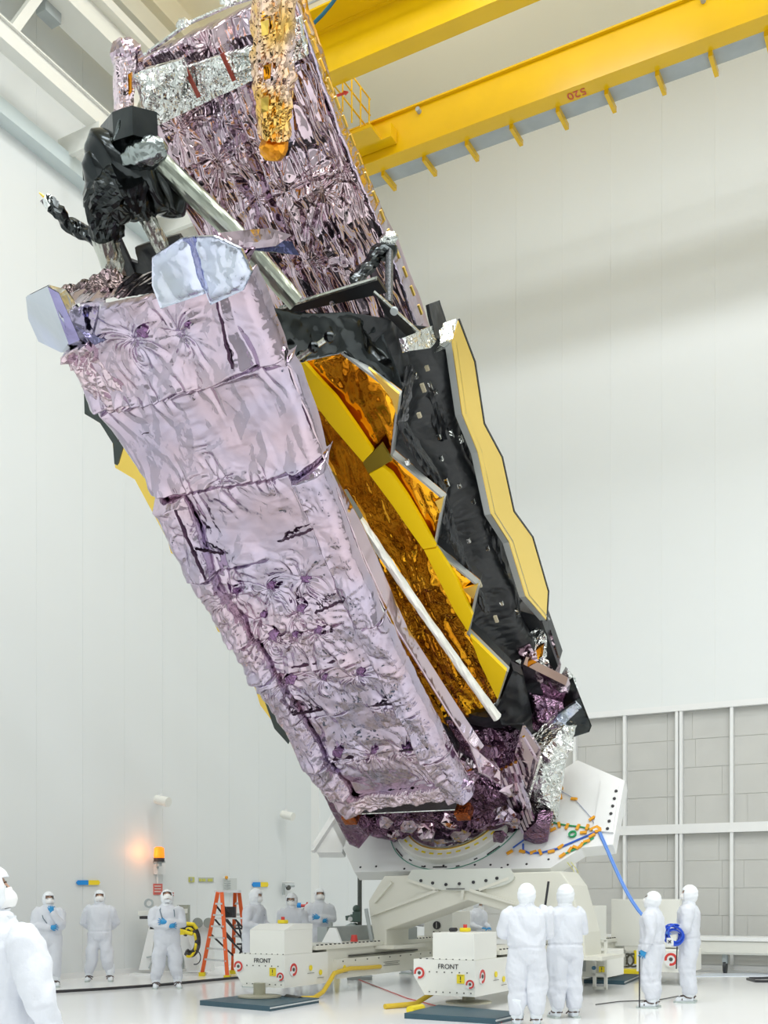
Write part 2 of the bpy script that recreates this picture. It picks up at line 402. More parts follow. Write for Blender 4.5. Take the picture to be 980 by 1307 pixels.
def sheet(name, rows, ns, nt, hf, nrm, mt, parent, skirt=None, smooth=False, post=None):
    """ruled sheet between two polylines: rows = [(L, R), ...] of 3D points; hf(i, j, s, t) -> height along nrm"""
    L = np.array([list(a) for a, b in rows]); Rr = np.array([list(b) for a, b in rows])
    seg = .5*(np.linalg.norm(np.diff(L, axis=0), axis=1)+np.linalg.norm(np.diff(Rr, axis=0), axis=1)); tt = np.concatenate([[0], np.cumsum(seg)]); tt /= tt[-1]
    t = np.linspace(0, 1, nt); Lx = np.stack([np.interp(t, tt, L[:, c]) for c in range(3)], -1); Rx = np.stack([np.interp(t, tt, Rr[:, c]) for c in range(3)], -1)
    s = np.linspace(0, 1, ns); X = Lx[:, None]*(1-s)[None, :, None]+Rx[:, None]*s[None, :, None]
    rel = X-np.array(TO); i = rel@np.array(TW); j = rel@np.array(TA); S, T = np.meshgrid(s, t)
    n = np.array(nrm)
    if hf is not None: X = X+hf(i, j, S, T)[..., None]*n
    if post is not None: X = post(X, i, j, S, T)
    global LASTX
    LASTX = X
    return grid_obj(name, X, mt, parent, None if skirt is None else list(skirt), smooth)
def polyfoil(name, pts, mt, parent, nrm=None, res=.08, amp=.02, seed=1, th=.04, edgefix=True, hf=None, f0=1.5):
    """closed planar polygon (3D points) as a creased panel with thickness th"""
    pts = [Vector(p) for p in pts]
    if nrm is None:
        nrm = Vector((0, 0, 0))
        for a in range(len(pts)): nrm += pts[a].cross(pts[(a+1) % len(pts)])
        nrm.normalize()
    if nrm.dot(CAMP-pts[0]) < 0: nrm = -nrm
    o0 = pts[0]; ax = (pts[1]-pts[0]); ax = (ax-nrm*ax.dot(nrm)).normalized(); ay = nrm.cross(ax)
    P2 = [Vector(((p-o0).dot(ax), (p-o0).dot(ay))) for p in pts]
    ar = sum(P2[a].x*P2[(a+1) % len(P2)].y-P2[(a+1) % len(P2)].x*P2[a].y for a in range(len(P2)))
    if ar < 0: P2.reverse(); pts = pts[::-1]
    hgt = [(p-o0).dot(nrm) for p in pts]
    bd = []; bh = []
    for a in range(len(P2)):
        p, q = P2[a], P2[(a+1) % len(P2)]; n = max(1, int((q-p).length/res))
        for k in range(n): bd.append(p.lerp(q, k/n)); bh.append(hgt[a]*(1-k/n)+hgt[(a+1) % len(P2)]*k/n)
    xs = [p.x for p in bd]; ys = [p.y for p in bd]; rs = random.Random(seed); inn = []
    poly = np.array([[p.x, p.y] for p in bd])
    gx = np.arange(min(xs)+res/2, max(xs), res); gy = np.arange(min(ys)+res/2, max(ys), res)
    XX, YY = np.meshgrid(gx, gy); XX = XX.ravel()+np.array([rs.uniform(-.35, .35)*res for _ in range(XX.size)]); YY = YY.ravel()+np.array([rs.uniform(-.35, .35)*res for _ in range(YY.size)])
    ins = np.zeros(XX.size, bool); dm = np.full(XX.size, 1e9)
    for a in range(len(poly)):
        x1, y1 = poly[a]; x2, y2 = poly[(a+1) % len(poly)]
        c = (y1 > YY) != (y2 > YY)
        with np.errstate(divide='ignore', invalid='ignore'): xi = (x2-x1)*(YY-y1)/(y2-y1+1e-15)+x1
        ins ^= c & (XX < xi)
        dx, dy = x2-x1, y2-y1; tt = np.clip(((XX-x1)*dx+(YY-y1)*dy)/(dx*dx+dy*dy+1e-12), 0, 1); dm = np.minimum(dm, np.hypot(XX-x1-tt*dx, YY-y1-tt*dy))
    keep = ins & (dm > res*.45); XX = XX[keep]; YY = YY[keep]; dm = dm[keep]
    co = bd+[Vector((x, y)) for x, y in zip(XX, YY)]; nb = len(bd)
    vv, ee, ff, *_ = geometry.delaunay_2d_cdt(co, [(i, (i+1) % nb) for i in range(nb)], [], 1, 1e-7)
    A = np.array([[v.x, v.y] for v in vv])
    # base height: inverse distance of corner heights (panels are near planar)
    W = 1/(np.hypot(A[:, None, 0]-np.array([p.x for p in P2])[None], A[:, None, 1]-np.array([p.y for p in P2])[None])+1e-4)**2
    H0 = (W*np.array(hgt)[None]).sum(1)/W.sum(1)
    dmv = np.full(len(A), 0.0); dmv[nb:nb+len(dm)] = dm[:max(0, len(A)-nb)]
    H = (hf(A[:, 0], A[:, 1]) if hf else crinkle(A[:, 0], A[:, 1], seed, f0, 7, amp*1.6)-amp)*(np.clip(dmv/(res*2), 0.15, 1) if edgefix else 1)
    vs = [o0+ax*float(a[0])+ay*float(a[1])+nrm*float(h0+h) for a, h0, h in zip(A, H0, H)]
    n = len(vs)
    vs += [v-nrm*th for v in vs[:nb]]
    fs = [list(f) for f in ff]+[[i, n+i, n+(i+1) % nb, (i+1) % nb][::-1] for i in range(nb)]+[[n+i for i in range(nb)][::-1]]
    o = mesh_obj(name, vs, fs, mt, parent)
    if mt in (M_orange, M_black, M_blackc, M_bluefoil): o.data.polygons.foreach_set('use_smooth', [len(f) == 3 for f in fs])
    return o
def foil_tube(name, pts, r, mt, parent, amp=.02, seed=1, n=28, step=.05, f0=3, cap=True):
    """wrapped tube with creased skin"""
    pts = [Vector(p) for p in pts]; rr = r if isinstance(r, (list, tuple)) else [r]*len(pts)
    L = [0]
    for a in range(len(pts)-1): L.append(L[-1]+(pts[a+1]-pts[a]).length)
    m = max(3, int(L[-1]/step)); V = []; prev = None
    T = np.linspace(0, L[-1], m); C = [Vector([float(np.interp(t, L, [p[c] for p in pts])) for c in range(3)]) for t in T]; RR = np.interp(T, L, rr)
    q = np.arange(n)/n*2*math.pi; ringx = np.cos(q)*.3; ringy = np.sin(q)*.3
    for a in range(m):
        t = (C[min(a+1, m-1)]-C[max(a-1, 0)]).normalized()
        e = t.orthogonal().normalized() if prev is None else (prev-t*prev.dot(t)).normalized(); prev = e; b = t.cross(e)
        h = crinkle(ringx*f0+T[a]*.7, ringy*f0+T[a]*1.1, seed, 1.5, 6, amp*1.6)-amp
        for k in range(n): V.append(C[a]+(e*math.cos(q[k])+b*math.sin(q[k]))*float(RR[a]+h[k]))
    F = [[a*n+k, a*n+(k+1) % n, (a+1)*n+(k+1) % n, (a+1)*n+k] for a in range(m-1) for k in range(n)]
    if cap: F += [[k for k in range(n)][::-1], [(m-1)*n+k for k in range(n)]]
    return mesh_obj(name, V, F, mt, parent)

# ================================================================== front pallet (lower left, nearest)
FN = -TM
def pj(px, py): p = K(px, py, 0); return ti(p), tj(p)
rows = [((100, 388), (318, 350)), ((78, 452), (342, 412)), ((116, 522), (368, 462)), ((196, 632), (415, 588)), ((261, 756), (462, 712)),
        ((342, 885), (525, 853)), ((400, 985), (575, 950)), ((440, 1030), (606, 1008))]
rows3 = [(K(*a, 0), K(*b, 0)) for a, b in rows]
seams = [(240, 490), (305, 612), (410, 850-5), (445, 905), (485, 960), (350, 712), (420, 792)]
pins = [(300, 755), (345, 748), (390, 738), (335, 785), (383, 777), (347, 812), (376, 810), (405, 805), (370, 868), (413, 865), (459, 858),
        (430, 962), (477, 960), (520, 957), (180, 425), (238, 415), (285, 608), (560, 1000)]
pinc = [pj(*p) for p in pins]
def h_front(i, j, S, T):
    wv = (vnoise(j*.8, j*0, 77)-.5)*.03
    rim = .20*(np.clip((.155-np.abs(S-.04+wv)*1.0)/.05, 0, 1)+np.clip((.155-np.abs(S-.96+wv))/.05, 0, 1))
    low = np.clip((pj(290, 612)[1]-j)/.12, 0, 1)
    h = low*rim
    up = np.clip((j-pj(240, 500)[1])/.10, 0, 1)*np.clip((.88-S)/.03, 0, 1)*np.clip((S-.16)/.03, 0, 1)
    h += .12*up                                                                # raised upper box
    h += crinkle(i, j, 5, .7, 3, .06, .6)                                       # large folds
    mid = np.clip((j-pj(300, 600)[1])/.3, 0, 1)*np.clip((pj(240, 492)[1]-j)/.3, 0, 1)      # the smooth taut band
    h += crinkle(i, j, 11, 1.3, 4, .040, .55, 1.7)*(1-.75*mid)
    h += crinkle(i, j, 14, 2.6, 4, .050, .62)*(low*np.clip((.20-np.minimum(S, 1-S))/.06, 0, 1)+.35*up)
    for sv, ov in ((.185, 0), (.815, 3)): h -= low*.10*np.exp(-((S-sv+(vnoise(j*1.5, j*0, 30+ov)-.5)*.03)/.007)**2)
    for n_, (px, py) in enumerate(seams):
        js = pj(px, py)[1]; wob = (vnoise(i*2.2, i*0+n_, 40+n_)-.5)*.09; d = j-js-wob
        g = np.exp(-(d/.022)**2)*.10; cut = 1.0 if n_ < 2 else np.clip(vnoise(i*1.6, i*0+n_*3, 50+n_)*3-.6, 0, 1)
        h -= g*cut; h += .10*np.exp(-np.clip(d, 0, 9)/.22)*(d > 0)*cut
        th = vnoise(i*5, d*2, 60+n_)*1.6+vnoise(i*2, d*1, 90+n_)*3; h += .07*tri(i*1.7+th)*np.exp(-np.abs(d)/.24)*cut*np.clip(np.abs(d)/.05, 0, 1)
    for n_, (a, b) in enumerate(pinc): h += star(i, j, a, b, .22, .075, n_+3, 4)-.06*np.exp(-((i-a)**2+(j-b)**2)/.003)
    side = np.clip((.055-np.minimum(S, 1-S))/.055, 0, 1); h -= .14*side**2
    return h
fp = empty('front_pallet', (0, 0, 0), parent=SC)
fb_ = sheet('foil_blanket', rows3, 330, 760, h_front, FN, M_lilac, fp, skirt=TM*.18)
_fx = LASTX.reshape(-1, 3); _fpx = np.stack([CX+FPX*_fx[:, 0]/_fx[:, 1], HY-FPX*(_fx[:, 2]-HC)/_fx[:, 1]], -1); _fk = (_fx-np.array(TO))@np.array(TM)
def KF(px, py, off=0.0):
    d = (_fpx[:, 0]-px)**2+(_fpx[:, 1]-py)**2; n_ = np.argpartition(d, 6)[:6]; return K(px, py, float(_fk[n_].min())-off)
# groove lines inside the rims are separate dark gaps in the wrap
def groove(a, b, wd=.018, nm='seam_gap', dep=.03, k=-.10):
    p, q = KF(*a, -.01), KF(*b, -.01); t = (q-p).normalized(); s = t.cross(FN)
    n = 14; V = MB(); pts = [p.lerp(q, x/n)+s*random.uniform(-.012, .012) for x in range(n+1)]
    for x in range(n): V.boxax((pts[x]+pts[x+1])/2, (pts[x+1]-pts[x]).normalized(), s, FN, (pts[x+1]-pts[x]).length*1.05, wd*random.uniform(.5, 1.2), dep)
    return V.build(nm, M_seam, fp)
M_seam = foil('seam_film', (.10, .05, .09), (.05, .03, .05), .3, 9, .4)
random.seed(5)
for a, b, wd in (((250, 700), (285, 707), .04), ((355, 691), (400, 675), .035), ((402, 782), (447, 763), .035), ((372, 851), (440, 843), .04), ((374, 912), (412, 905), .04),
                 ((470, 901), (512, 897), .035), ((425, 969), (452, 966), .05), ((510, 959), (545, 954), .04), ((276, 380), (296, 470), .03), ((224, 652), (262, 740), .05),
                 ((150, 560+2), (190, 552), .01)):
    groove(a, b, wd)
# pinched square openings and dark dimples of the wrap
M_deep = foil('deep_purple_film', (.30, .17, .32), (.22, .12, .25), .2, 12, .6)
for n_, (px, py) in enumerate(pins[:16]):
    s_ = 6+2*(n_ % 3); r_ = random.Random(n_)
    polyfoil('pinched_fold', [K(px+x_*s_, py+y_*s_, tk(KF(px, py))-.015+z_) for x_, y_, z_ in ((-.6, -.3, .0), (.1, -.75, -.02), (.9, -.5, .01), (.55, .15, -.03), (.6, .9, .02), (.0, .45, -.03), (-.5, .6, .02))], M_deep, fp, res=.05, amp=.015, seed=n_, th=.02)
# folded sheets along the right side of the pallet
def h_rib(i, j, S, T): return crinkle(i*2, j, 21, 1.6, 6, .045, .62)-.06
sheet('edge_sheet', [(K(312, 350, .05), K(338, 372, .55)), (K(345, 440, .02), K(362, 440, .5)), (K(372, 470, .0), K(398, 520, .45)), (K(418, 590, .0), K(432, 640, .45)),
                     (K(466, 715, 0), K(478, 735, .45)), (K(528, 856, 0), K(545, 880, .45)), (K(578, 952, .0), K(596, 962, .4)), (K(606, 1005, .0), K(618, 985, .4))],
      26, 420, h_rib, (TW*.8+FN*.6).normalized(), M_purple, fp, skirt=-TW*.03)
sheet('edge_sheet', [(K(355, 480, .35), K(366, 480, .6)), (K(402, 570, .35), K(414, 580, .6)), (K(445, 668, .35), K(462, 668, .6)), (K(505, 800, .3), K(520, 800, .6)), (K(570, 905, .3), K(584, 900, .6)), (K(600, 950, .3), K(640, 985, .6)), (K(612, 985, .3), K(640, 1002, .55))],
      20, 320, lambda i, j, S, T: crinkle(i*2, j, 23, 1.4, 5, .05, .55)-.02, (TW*.6+FN*.8).normalized(), M_purple, fp, skirt=-TW*.03)
sheet('crumpled_strip', [(K(84, 448, -.10), K(116, 432, -.16)), (K(104, 482, -.06), K(138, 470, -.16)), (K(130, 512, -.04), K(162, 498, -.15)), (K(150, 524, -.02), K(178, 512, -.1))], 40, 90,
      lambda i, j, S, T: crinkle(i*1.2, j*1.2, 27, 2.2, 7, .10, .7), FN, M_purple, fp, skirt=TM*.12)
# rolled joint at the top right corner
foil_tube('corner_roll', [K(338, 455, .0), K(366, 456, .02)], [.10, .085], M_lilac, fp, amp=.02, seed=4, n=20, step=.03)
# top edge folded back
sheet('top_edge_fold', [(K(88, 372, .75), K(330, 318, .75)), (K(95, 384, .25), K(322, 335, .3)), (K(100, 392, .0), K(318, 352, .0))], 160, 40,
      lambda i, j, S, T: crinkle(i, j*2, 25, 2.0, 7, .05, .65), TA, M_purple, fp)
# faceted end flaps
def facets(name, V, F, mt, parent, th=.03, nrm=FN):
    V = [Vector(v) for v in V]; n = len(V)
    return mesh_obj(name, V+[v-nrm*th for v in V], F+[[n+i for i in f][::-1] for f in F], mt, parent)
fl_ = [K(33, 379, -.05), K(61, 365, -.22), K(82, 371, -.05), K(122, 422, .0), K(128, 444, -.02), K(78, 450, -.10), K(49, 436, .1), K(36, 407, .05), K(92, 432, -.30), K(78, 405, -.33)]
fo = facets('end_flap', fl_, [[0, 1, 9, 7], [1, 2, 3, 9], [3, 4, 8, 9], [9, 8, 5, 7], [7, 5, 6], [8, 4, 5]], M_bluefoil, fp)
for a, b in (((61, 366), (88, 440)), ((95, 415), (120, 440))):
    polyfoil('flap_fold', [K(*a, -.30), K(a[0]+14, a[1]+8, -.26), K(b[0]+14, b[1]-6, -.28), K(*b, -.33)], M_deepblue if 'M_deepblue' in globals() else foil('deep_blue_film', (.30, .32, .52), (.24, .22, .38), .15, 7, .5), fp, res=.05, amp=.03, seed=9, th=.02)
pts = [(194, 364), (194, 328), (229, 305), (245, 302), (263, 374), (205, 394)]
polyfoil('sun_flap', [K(*p, -.25) for p in pts], M_bluefoil, fp, res=.035, seed=31, th=.03, hf=lambda x, y: crinkle(x, y, 33, 1.0, 4, .05, .5)+star(x, y, .75, -.25, .35, .06, 5, 6)+star(x, y, .35, -.65, .2, .05, 8, 6))
pts = [(245, 302), (273, 301), (308, 317), (322, 347), (311, 370), (269, 389), (263, 374)]
polyfoil('sun_flap', [K(p[0], p[1], -.25-.10*(p[0]-245)/77) for p in pts], M_bluefoil, fp, res=.035, seed=32, th=.03, hf=lambda x, y: crinkle(x, y, 37, .9, 4, .05, .5)+star(x, y, .3, -.5, .35, .05, 5, 6))
polyfoil('sun_flap_fold', [K(233, 306, -.27), K(246, 303, -.30), K(264, 372, -.30), K(256, 365, -.27)], foil('deep_blue_film', (.30, .32, .52), (.24, .22, .38), .15, 7, .5), fp, res=.04, amp=.02, seed=3, th=.03)

# ================================================================== aft pallet (tall, behind)
ap = empty('aft_pallet', (0, 0, 0), parent=SC)
KA = 4.3
rows = [((150, 64), (372, -22)), ((176, 95), (385, 28)), ((190, 165), (410, 105)), ((213, 205), (432, 165)), ((245, 290), (468, 250)), ((262, 330), (498, 320)), ((300, 420), (532, 418)), ((340, 500), (560, 500))]
rows = [((172, 78), (372, -14))]+rows[1:]
rows3 = [(K(*a, KA), K(*b, KA)) for a, b in rows]
pa = lambda px, py: (lambda p: (ti(p), tj(p)))(K(px, py, KA))
apins = [((288, 145), .7, .16), ((281, 202), .8, .18), ((369, 239), .9, .22), ((437, 224), .8, .18), ((231, 162), .7, .16), ((332, 246), .7, .18), ((310, 20), .6, .12), ((356, 100), .5, .1), ((270, 57), .5, .1), ((411, 241), .7, .16),
         ((400, 330), .9, .2)]
def h_aft(i, j, S, T):
    h = crinkle(i, j, 61, .6, 3, .12, .55)-.28
    h += crinkle(i, j, 62, 1.3, 5, .17, .60, 1.6, (1.6, .16))         # drapes run along the telescope
    h += crinkle(i, j, 63, 2.0, 3, .020, .6)
    for n_, (p, Rr, am) in enumerate(apins):
        a, b = pa(*p); h += star(i, j, a, b, Rr*1.1, am*.42, n_+20, 4+n_ % 2)
    return h
sheet('foil_drape', rows3, 300, 620, h_aft, FN, M_purple, ap, skirt=TM*.35)
# side flange on the right of the aft pallet
sheet('edge_sheet', [(K(372, -14, KA-.15), K(378, -14, KA+.25)), (K(385, 25, KA-.15), K(397, 38, KA+.25)), (K(432, 165, KA-.1), K(443, 165, KA+.25)), (K(468, 250, KA-.1), K(480, 250, KA+.25)), (K(498, 320, KA-.1), K(508, 318, KA+.25)), (K(532, 418, KA-.1), K(540, 410, KA+.25))],
      18, 300, lambda i, j, S, T: crinkle(i*2, j, 71, 2.0, 6, .04, .65), (TW*.7+FN*.7).normalized(), M_lilac, ap, skirt=-TW*.05)
for k in range(16):
    t = k/15; a = K(392+(536-392)*t, 35+(395-35)*t, KA-.12)
    MB().boxax(a, TA, TW, TM, .14, .03, .04).build('edge_clip', M_gold, ap)
# silver band with red-brown straps
def h_sil(i, j, S, T): return crinkle(i, j, 81, 3.2, 7, .05, .72)
sheet('silver_band', [(K(196, 98, KA-.32), K(328, 56, KA-.32)), (K(190, 165, KA-.32), K(328, 99, KA-.32))], 200, 60, h_sil, FN, M_silver, ap, skirt=TM*.12)
sheet('silver_band', [(K(364, 28, KA-.32), K(382, 22, KA-.32)), (K(366, 80, KA-.32), K(393, 70, KA-.32))], 40, 50, h_sil, FN, M_silver, ap, skirt=TM*.1)
polyfoil('silver_cover', [K(170, 96, KA-.5), K(180, 90, KA-.45), K(232, 76, KA-.5), K(237, 100, KA-.55), K(228, 128, KA-.5), K(190, 160, KA-.4), K(180, 130, KA-.5)], M_silver, ap, res=.04, amp=.12, seed=12, th=.1, f0=1.6)
M_strap = mat('red_brown_strap', (.30, .05, .03), .4)
for a, b in (((236, 86), (254, 124)), ((283, 68), (299, 103))):
    p, q = K(*a, KA-.42), K(*b, KA-.42); MB().boxax((p+q)/2, (q-p).normalized(), (q-p).normalized().cross(TM), TM, (q-p).length, .05, .03).build('strap', M_strap, ap)
# top edge lip with small fittings
MB().tube([K(182, 72, KA+.1), K(240, 30, KA+.1), K(300, 4, KA+.1), K(372, -18, KA+.1)], .025, 6).build('top_edge_bead', M_silver, ap)
for px, py in ((234, 30), (290, 0), (176, 80)):
    foil_tube('edge_fitting', [K(px, py+3, KA), K(px-2, py-6, KA)], [.09, .05], M_silver, ap, .03, 7, 12, .03)
# long wrapped column in front of the drape with an amber end cap
cl = foil_tube('wrapped_column', [K(346, -40, KA-.75), K(347, 60, KA-.75), K(349, 172, KA-.75)], [.24, .23, .2], M_colfoil, ap, .05, 41, 40, .035, 5)
for k, y in enumerate((28, 84, 126)):
    px = 333+3*(k % 2)
    polyfoil('gold_patch', [K(px, y, KA-1.02), K(px+10, y-3, KA-1.02), K(px+9, y+16, KA-1.02), K(px+1, y+18, KA-1.02)], M_orange if k % 2 else M_gold, cl, res=.05, amp=.03, seed=k, th=.02)
p0 = K(349, 186, KA-.8); capm = MB()
rs = random.Random(4); ring_ = [p0+(TW*math.cos(q)+(TA*.75+TM*.4)*math.sin(q))*.2*rs.uniform(.9, 1.1) for q in [2*math.pi*k/13 for k in range(13)]]
polyfoil('amber_cap', ring_, foil('bright_amber_foil', (1.0, .38, .03), (1.0, .50, .06), .42, 5, .6), cl, res=.035, amp=.06, seed=15, th=.08)
polyfoil('side_strip', [K(352, 90, KA-.6), K(368, 85, KA-.5), K(372, 120, KA-.45), K(376, 175, KA-.45), K(366, 205, KA-.5), K(357, 165, KA-.6)], M_lilac, ap, res=.05, amp=.04, seed=44, th=.03)
# left stand-off tube
foil_tube('standoff_tube', [K(160, 76, KA-.3), K(158, 150, KA-.6)], [.15, .13], M_colfoil, ap, .03, 5, 22, .03, 4)
foil_tube('standoff_head', [K(154, 52, KA-.2), K(158, 66, KA-.25), K(166, 86, KA-.3)], [.10, .19, .16], M_purple, ap, .05, 6, 22, .03, 4)
polyfoil('gold_patch', [K(163, 95, KA-.72), K(168, 92, KA-.72), K(168, 118, KA-.72), K(164, 122, KA-.72)], M_orange, ap, res=.05, amp=.01, seed=2, th=.02)

# ================================================================== secondary mirror in its black cover, on booms
KS = 1.9
sm = empty('secondary_mirror', (0, 0, 0), parent=SC)
def blob(name, c, ax, radii, mt, parent, amp=.08, seed=1, nu=56, nv=36, f0=2.0):
    """crumpled bag: ellipsoid in an oblique frame with folds"""
    th, ph = np.meshgrid(np.linspace(0, 2*math.pi, nu, endpoint=False), np.linspace(.02, math.pi-.02, nv))
    d = np.stack([np.sin(ph)*np.cos(th), np.sin(ph)*np.sin(th), np.cos(ph)], -1)
    h = 1+(crinkle(d[..., 0]*.8+d[..., 2]*.5+3, d[..., 1]*.8-d[..., 2]*.4, seed, f0*.5, 4, amp, .5)-amp*.7)/max(radii)
    A = np.array([list(a) for a in ax])*np.array(radii)[:, None]
    X = np.array(c)[None, None]+(d*h[..., None])@A
    V = X.reshape(-1, 3); F = [[j*nu+i, j*nu+(i+1) % nu, (j+1)*nu+(i+1) % nu, (j+1)*nu+i] for j in range(nv-1) for i in range(nu)]
    F += [[i for i in range(nu)][::-1], [(nv-1)*nu+i for i in range(nu)]]
    return mesh_obj(name, V, F, mt, parent, None, True)
blob('black_cover', K(174, 226, KS), (TW, TA, TM), (.52, .54, .36), M_black, sm, .22, 8, 90, 60, 1.3)
blob('black_cover', K(140, 238, KS-.2), (TW, TA, TM), (.34, .38, .28), M_black, sm, .18, 12, 70, 50, 1.3)
blob('cover_highlight', K(182, 198, KS-.22), (TW, TA, TM), (.42, .20, .20), foil('grey_green_film', (.42, .47, .46), (.10, .12, .12), .22, 6, .5), sm, .12, 9, 60, 36)  # pale blob puts the highlight on the black cover into colour
polyfoil('cover_hood', [K(130, 197, KS-.1), K(145, 180, KS-.3), K(170, 172, KS-.35), K(202, 180, KS-.1), K(175, 190, KS-.1), K(150, 196, KS-.1)], M_black, sm, res=.04, amp=.03, seed=4, th=.3)
polyfoil('cover_hood', [K(145, 178, KS-.3), K(152, 152, KS-.2), K(171, 148, KS-.1), K(180, 160, KS), K(187, 178, KS), K(168, 176, KS-.25)], foil('grey_green_film', (.42, .47, .46), (.10, .12, .12), .22, 6, .5), sm, res=.04, amp=.04, seed=5, th=.25)
polyfoil('cover_side', [K(105, 210, KS), K(132, 200, KS), K(130, 222, KS), K(118, 236, KS), K(106, 230, KS)], M_black, sm, res=.05, amp=.04, seed=6, th=.3)
foil_tube('black_sleeve', [K(160, 225, KS-.3), K(124, 258, KS-.4), K(136, 306, KS-.4)], [.22, .20, .17], M_black, sm, .06, 3, 30, .04)
foil_tube('black_sleeve', [K(165, 232, KS-.45), K(178, 262, KS-.4), K(186, 276, KS-.3)], [.16, .12, .09], M_black, sm, .05, 13, 24, .04)
M_sil2 = foil('dull_silver_film', (.62, .63, .58), (.48, .50, .45), .25, 4, .4)
foil_tube('silver_leg', [K(132, 302, KS-.45), K(151, 366, KS-.4)], [.17, .15], M_sil2, sm, .03, 5, 26, .04)
foil_tube('silver_leg', [K(186, 275, KS-.3), K(212, 325, KS-.2)], [.10, .10], M_sil2, sm, .02, 6, 22, .04)
foil_tube('long_boom', [K(205, 208, KS), K(300, 298, KS), K(378, 386, KS)], [.13, .12, .12], foil('grey_green_boom', (.42, .45, .38), (.30, .33, .28), .3, 2, .12), sm, .006, 7, 24, .06)
foil_tube('black_arm', [K(148, 318, KS-.1), K(118, 302, KS-.1), K(98, 290, KS-.1), K(84, 283, KS-.15), K(78, 270, KS-.2), K(66, 266, KS-.2), K(72, 258, KS-.2)], [.09, .09, .09, .07, .08, .06, .05], M_black, sm, .035, 9, 18, .03)
foil_tube('white_tip', [K(64, 262, KS-.2), K(56, 252, KS-.2)], [.07, .06], M_silver, sm, .02, 9, 14, .03)
MB().tube([K(57, 252, KS-.2), K(50, 246, KS-.2)], [.022, .008], 8).build('tip_pin', M_gold, sm)
# black shrouds between the legs
polyfoil('black_shroud', [K(150, 318, KS+.1), K(160, 330, KS+.1), K(176, 336, KS+.1), K(172, 316, KS), K(196, 308, KS), K(228, 300, KS), K(236, 312, KS), K(200, 372, KS), K(168, 370, KS), K(150, 360, KS)], M_blackc, sm, res=.07, amp=.03, seed=7, th=.06)
polyfoil('black_shroud', [K(140, 300, KS+.05), K(150, 300, KS+.05), K(176, 356, KS+.05), K(166, 366, KS+.05)], M_blackc, sm, res=.07, amp=.03, seed=8, th=.06)
sheet('crumpled_top_sheet', [(K(85, 372, .6), K(155, 352, .6)), (K(98, 390, .4), K(160, 372, .4))], 60, 20, lambda i, j, S, T: crinkle(i*1.5, j*1.5, 91, 3, 6, .12, .7), (FN+TA).normalized(), foil('brown_black_film', (.22, .17, .16), (.12, .09, .1), .15, 9, .8), sm, skirt=TM*.1)

# purple fold under the aft pallet with blue underside
polyfoil('purple_fold', [K(280, 297, .4), K(310, 294, .6), K(345, 291, 1.0), K(372, 300, 1.2), K(352, 314, 1.0), K(318, 318, .6), K(296, 314, .4)], M_purple, SC, res=.05, amp=.05, seed=17, th=.04)
polyfoil('blue_fold', [K(312, 318, .6), K(345, 306, 1.0), K(372, 308, 1.2), K(382, 326, 1.2), K(352, 322, 1.0)], foil('deep_blue_film2', (.10, .11, .22), (.06, .06, .12), .15, 6, .5), SC, res=.05, amp=.05, seed=18, th=.04)

# ================================================================== primary mirror, black backplane, folded wing
KM = 1.7
pm = empty('primary_mirror', (0, 0, 0), parent=SC)
zz = [(352, 462), (366, 464), (437, 447), (510, 503), (501, 578), (567, 634), (555, 698), (611, 745), (598, 806), (648, 855), (635, 894), (612, 912), (560, 914), (545, 900), (430, 640)]
_pa, _pb = K(*zz[0], KM), K(*zz[1], KM); _ax = (_pb-_pa).normalized(); _an = math.atan2(TA.dot(_ax), TW.dot(_ax))
def h_mir(x, y):
    # streaks run roughly along the telescope axis
    ca, sa = math.cos(_an), math.sin(_an); u_ = x*ca-y*sa; v_ = x*sa+y*ca
    return crinkle(u_, v_, 101, 1.1, 5, .09, .6, 1.7, (1.4, .4))+crinkle(u_, v_, 107, 1.6, 3, .03, .5)
polyfoil('amber_reflection_face', [K(*p, KM) for p in zz], M_orange, pm, res=.032, th=.10, hf=h_mir)  # amber tint and creases stand for pallet foil reflected in the mirror
def rim(pts, k, wd, m, nm, parent, th=.12, pl=K):
    o = MB()
    for a in range(len(pts)-1):
        p, q = pl(*pts[a], k), pl(*pts[a+1], k); t = (q-p).normalized(); n_ = TM if pl is K else TW
        o.boxax((p+q)/2, t, t.cross(n_), n_, (q-p).length+.02, wd, th)
    return o.build(nm, m, parent)
M_edge = mat('mirror_edge', (.42, .44, .43), .35, .4)
rim(zz[2:11], KM-.03, .032, M_edge, 'mirror_edge', pm)
for nm, poly in (('reflection_band', [(366, 466), (388, 463), (412, 490), (429, 508), (455, 545), (476, 576), (463, 590), (420, 540), (385, 492)]),
                 ('reflection_band', [(471, 605), (488, 596), (500, 605), (520, 634), (540, 668), (556, 698), (540, 701), (520, 673), (500, 644)]),
                 ('reflection_band', [(541, 702), (557, 700), (582, 738), (603, 786), (597, 806), (580, 780), (562, 744)]),
                 ('reflection_band', [(600, 812), (646, 857), (635, 893), (612, 846)])):
    o = MB().prism([K(x, y, KM-.16) for x, y in poly], TM*.07).build(nm, M_goldreflect, pm)  # yellow strips model the reflection of the gold wing edges
MB().prism([K(x, y, KM-.14) for x, y in [(463, 591), (476, 577), (487, 566), (500, 588), (486, 596), (470, 604)]], TM*.05).build('olive_patch', mat('olive_gold', (.30, .22, .02), .4, .5), pm)  # dark yellow patch between the bands
for a, b in (((440, 568), (392, 605)), ((463, 620), (455, 650)), ((480, 560), (445, 600)), ((562, 760), (590, 800))):
    pass
# triangles of bare gold at the segment corners
for poly in ([(470, 470), (509, 503), (506, 530), (500, 510)], [(555, 640), (566, 635), (562, 655)], [(590, 752), (610, 746), (604, 765)]):
    MB().prism([K(x, y, KM-.12) for x, y in poly], TM*.04).build('gold_corner', M_gold, pm)
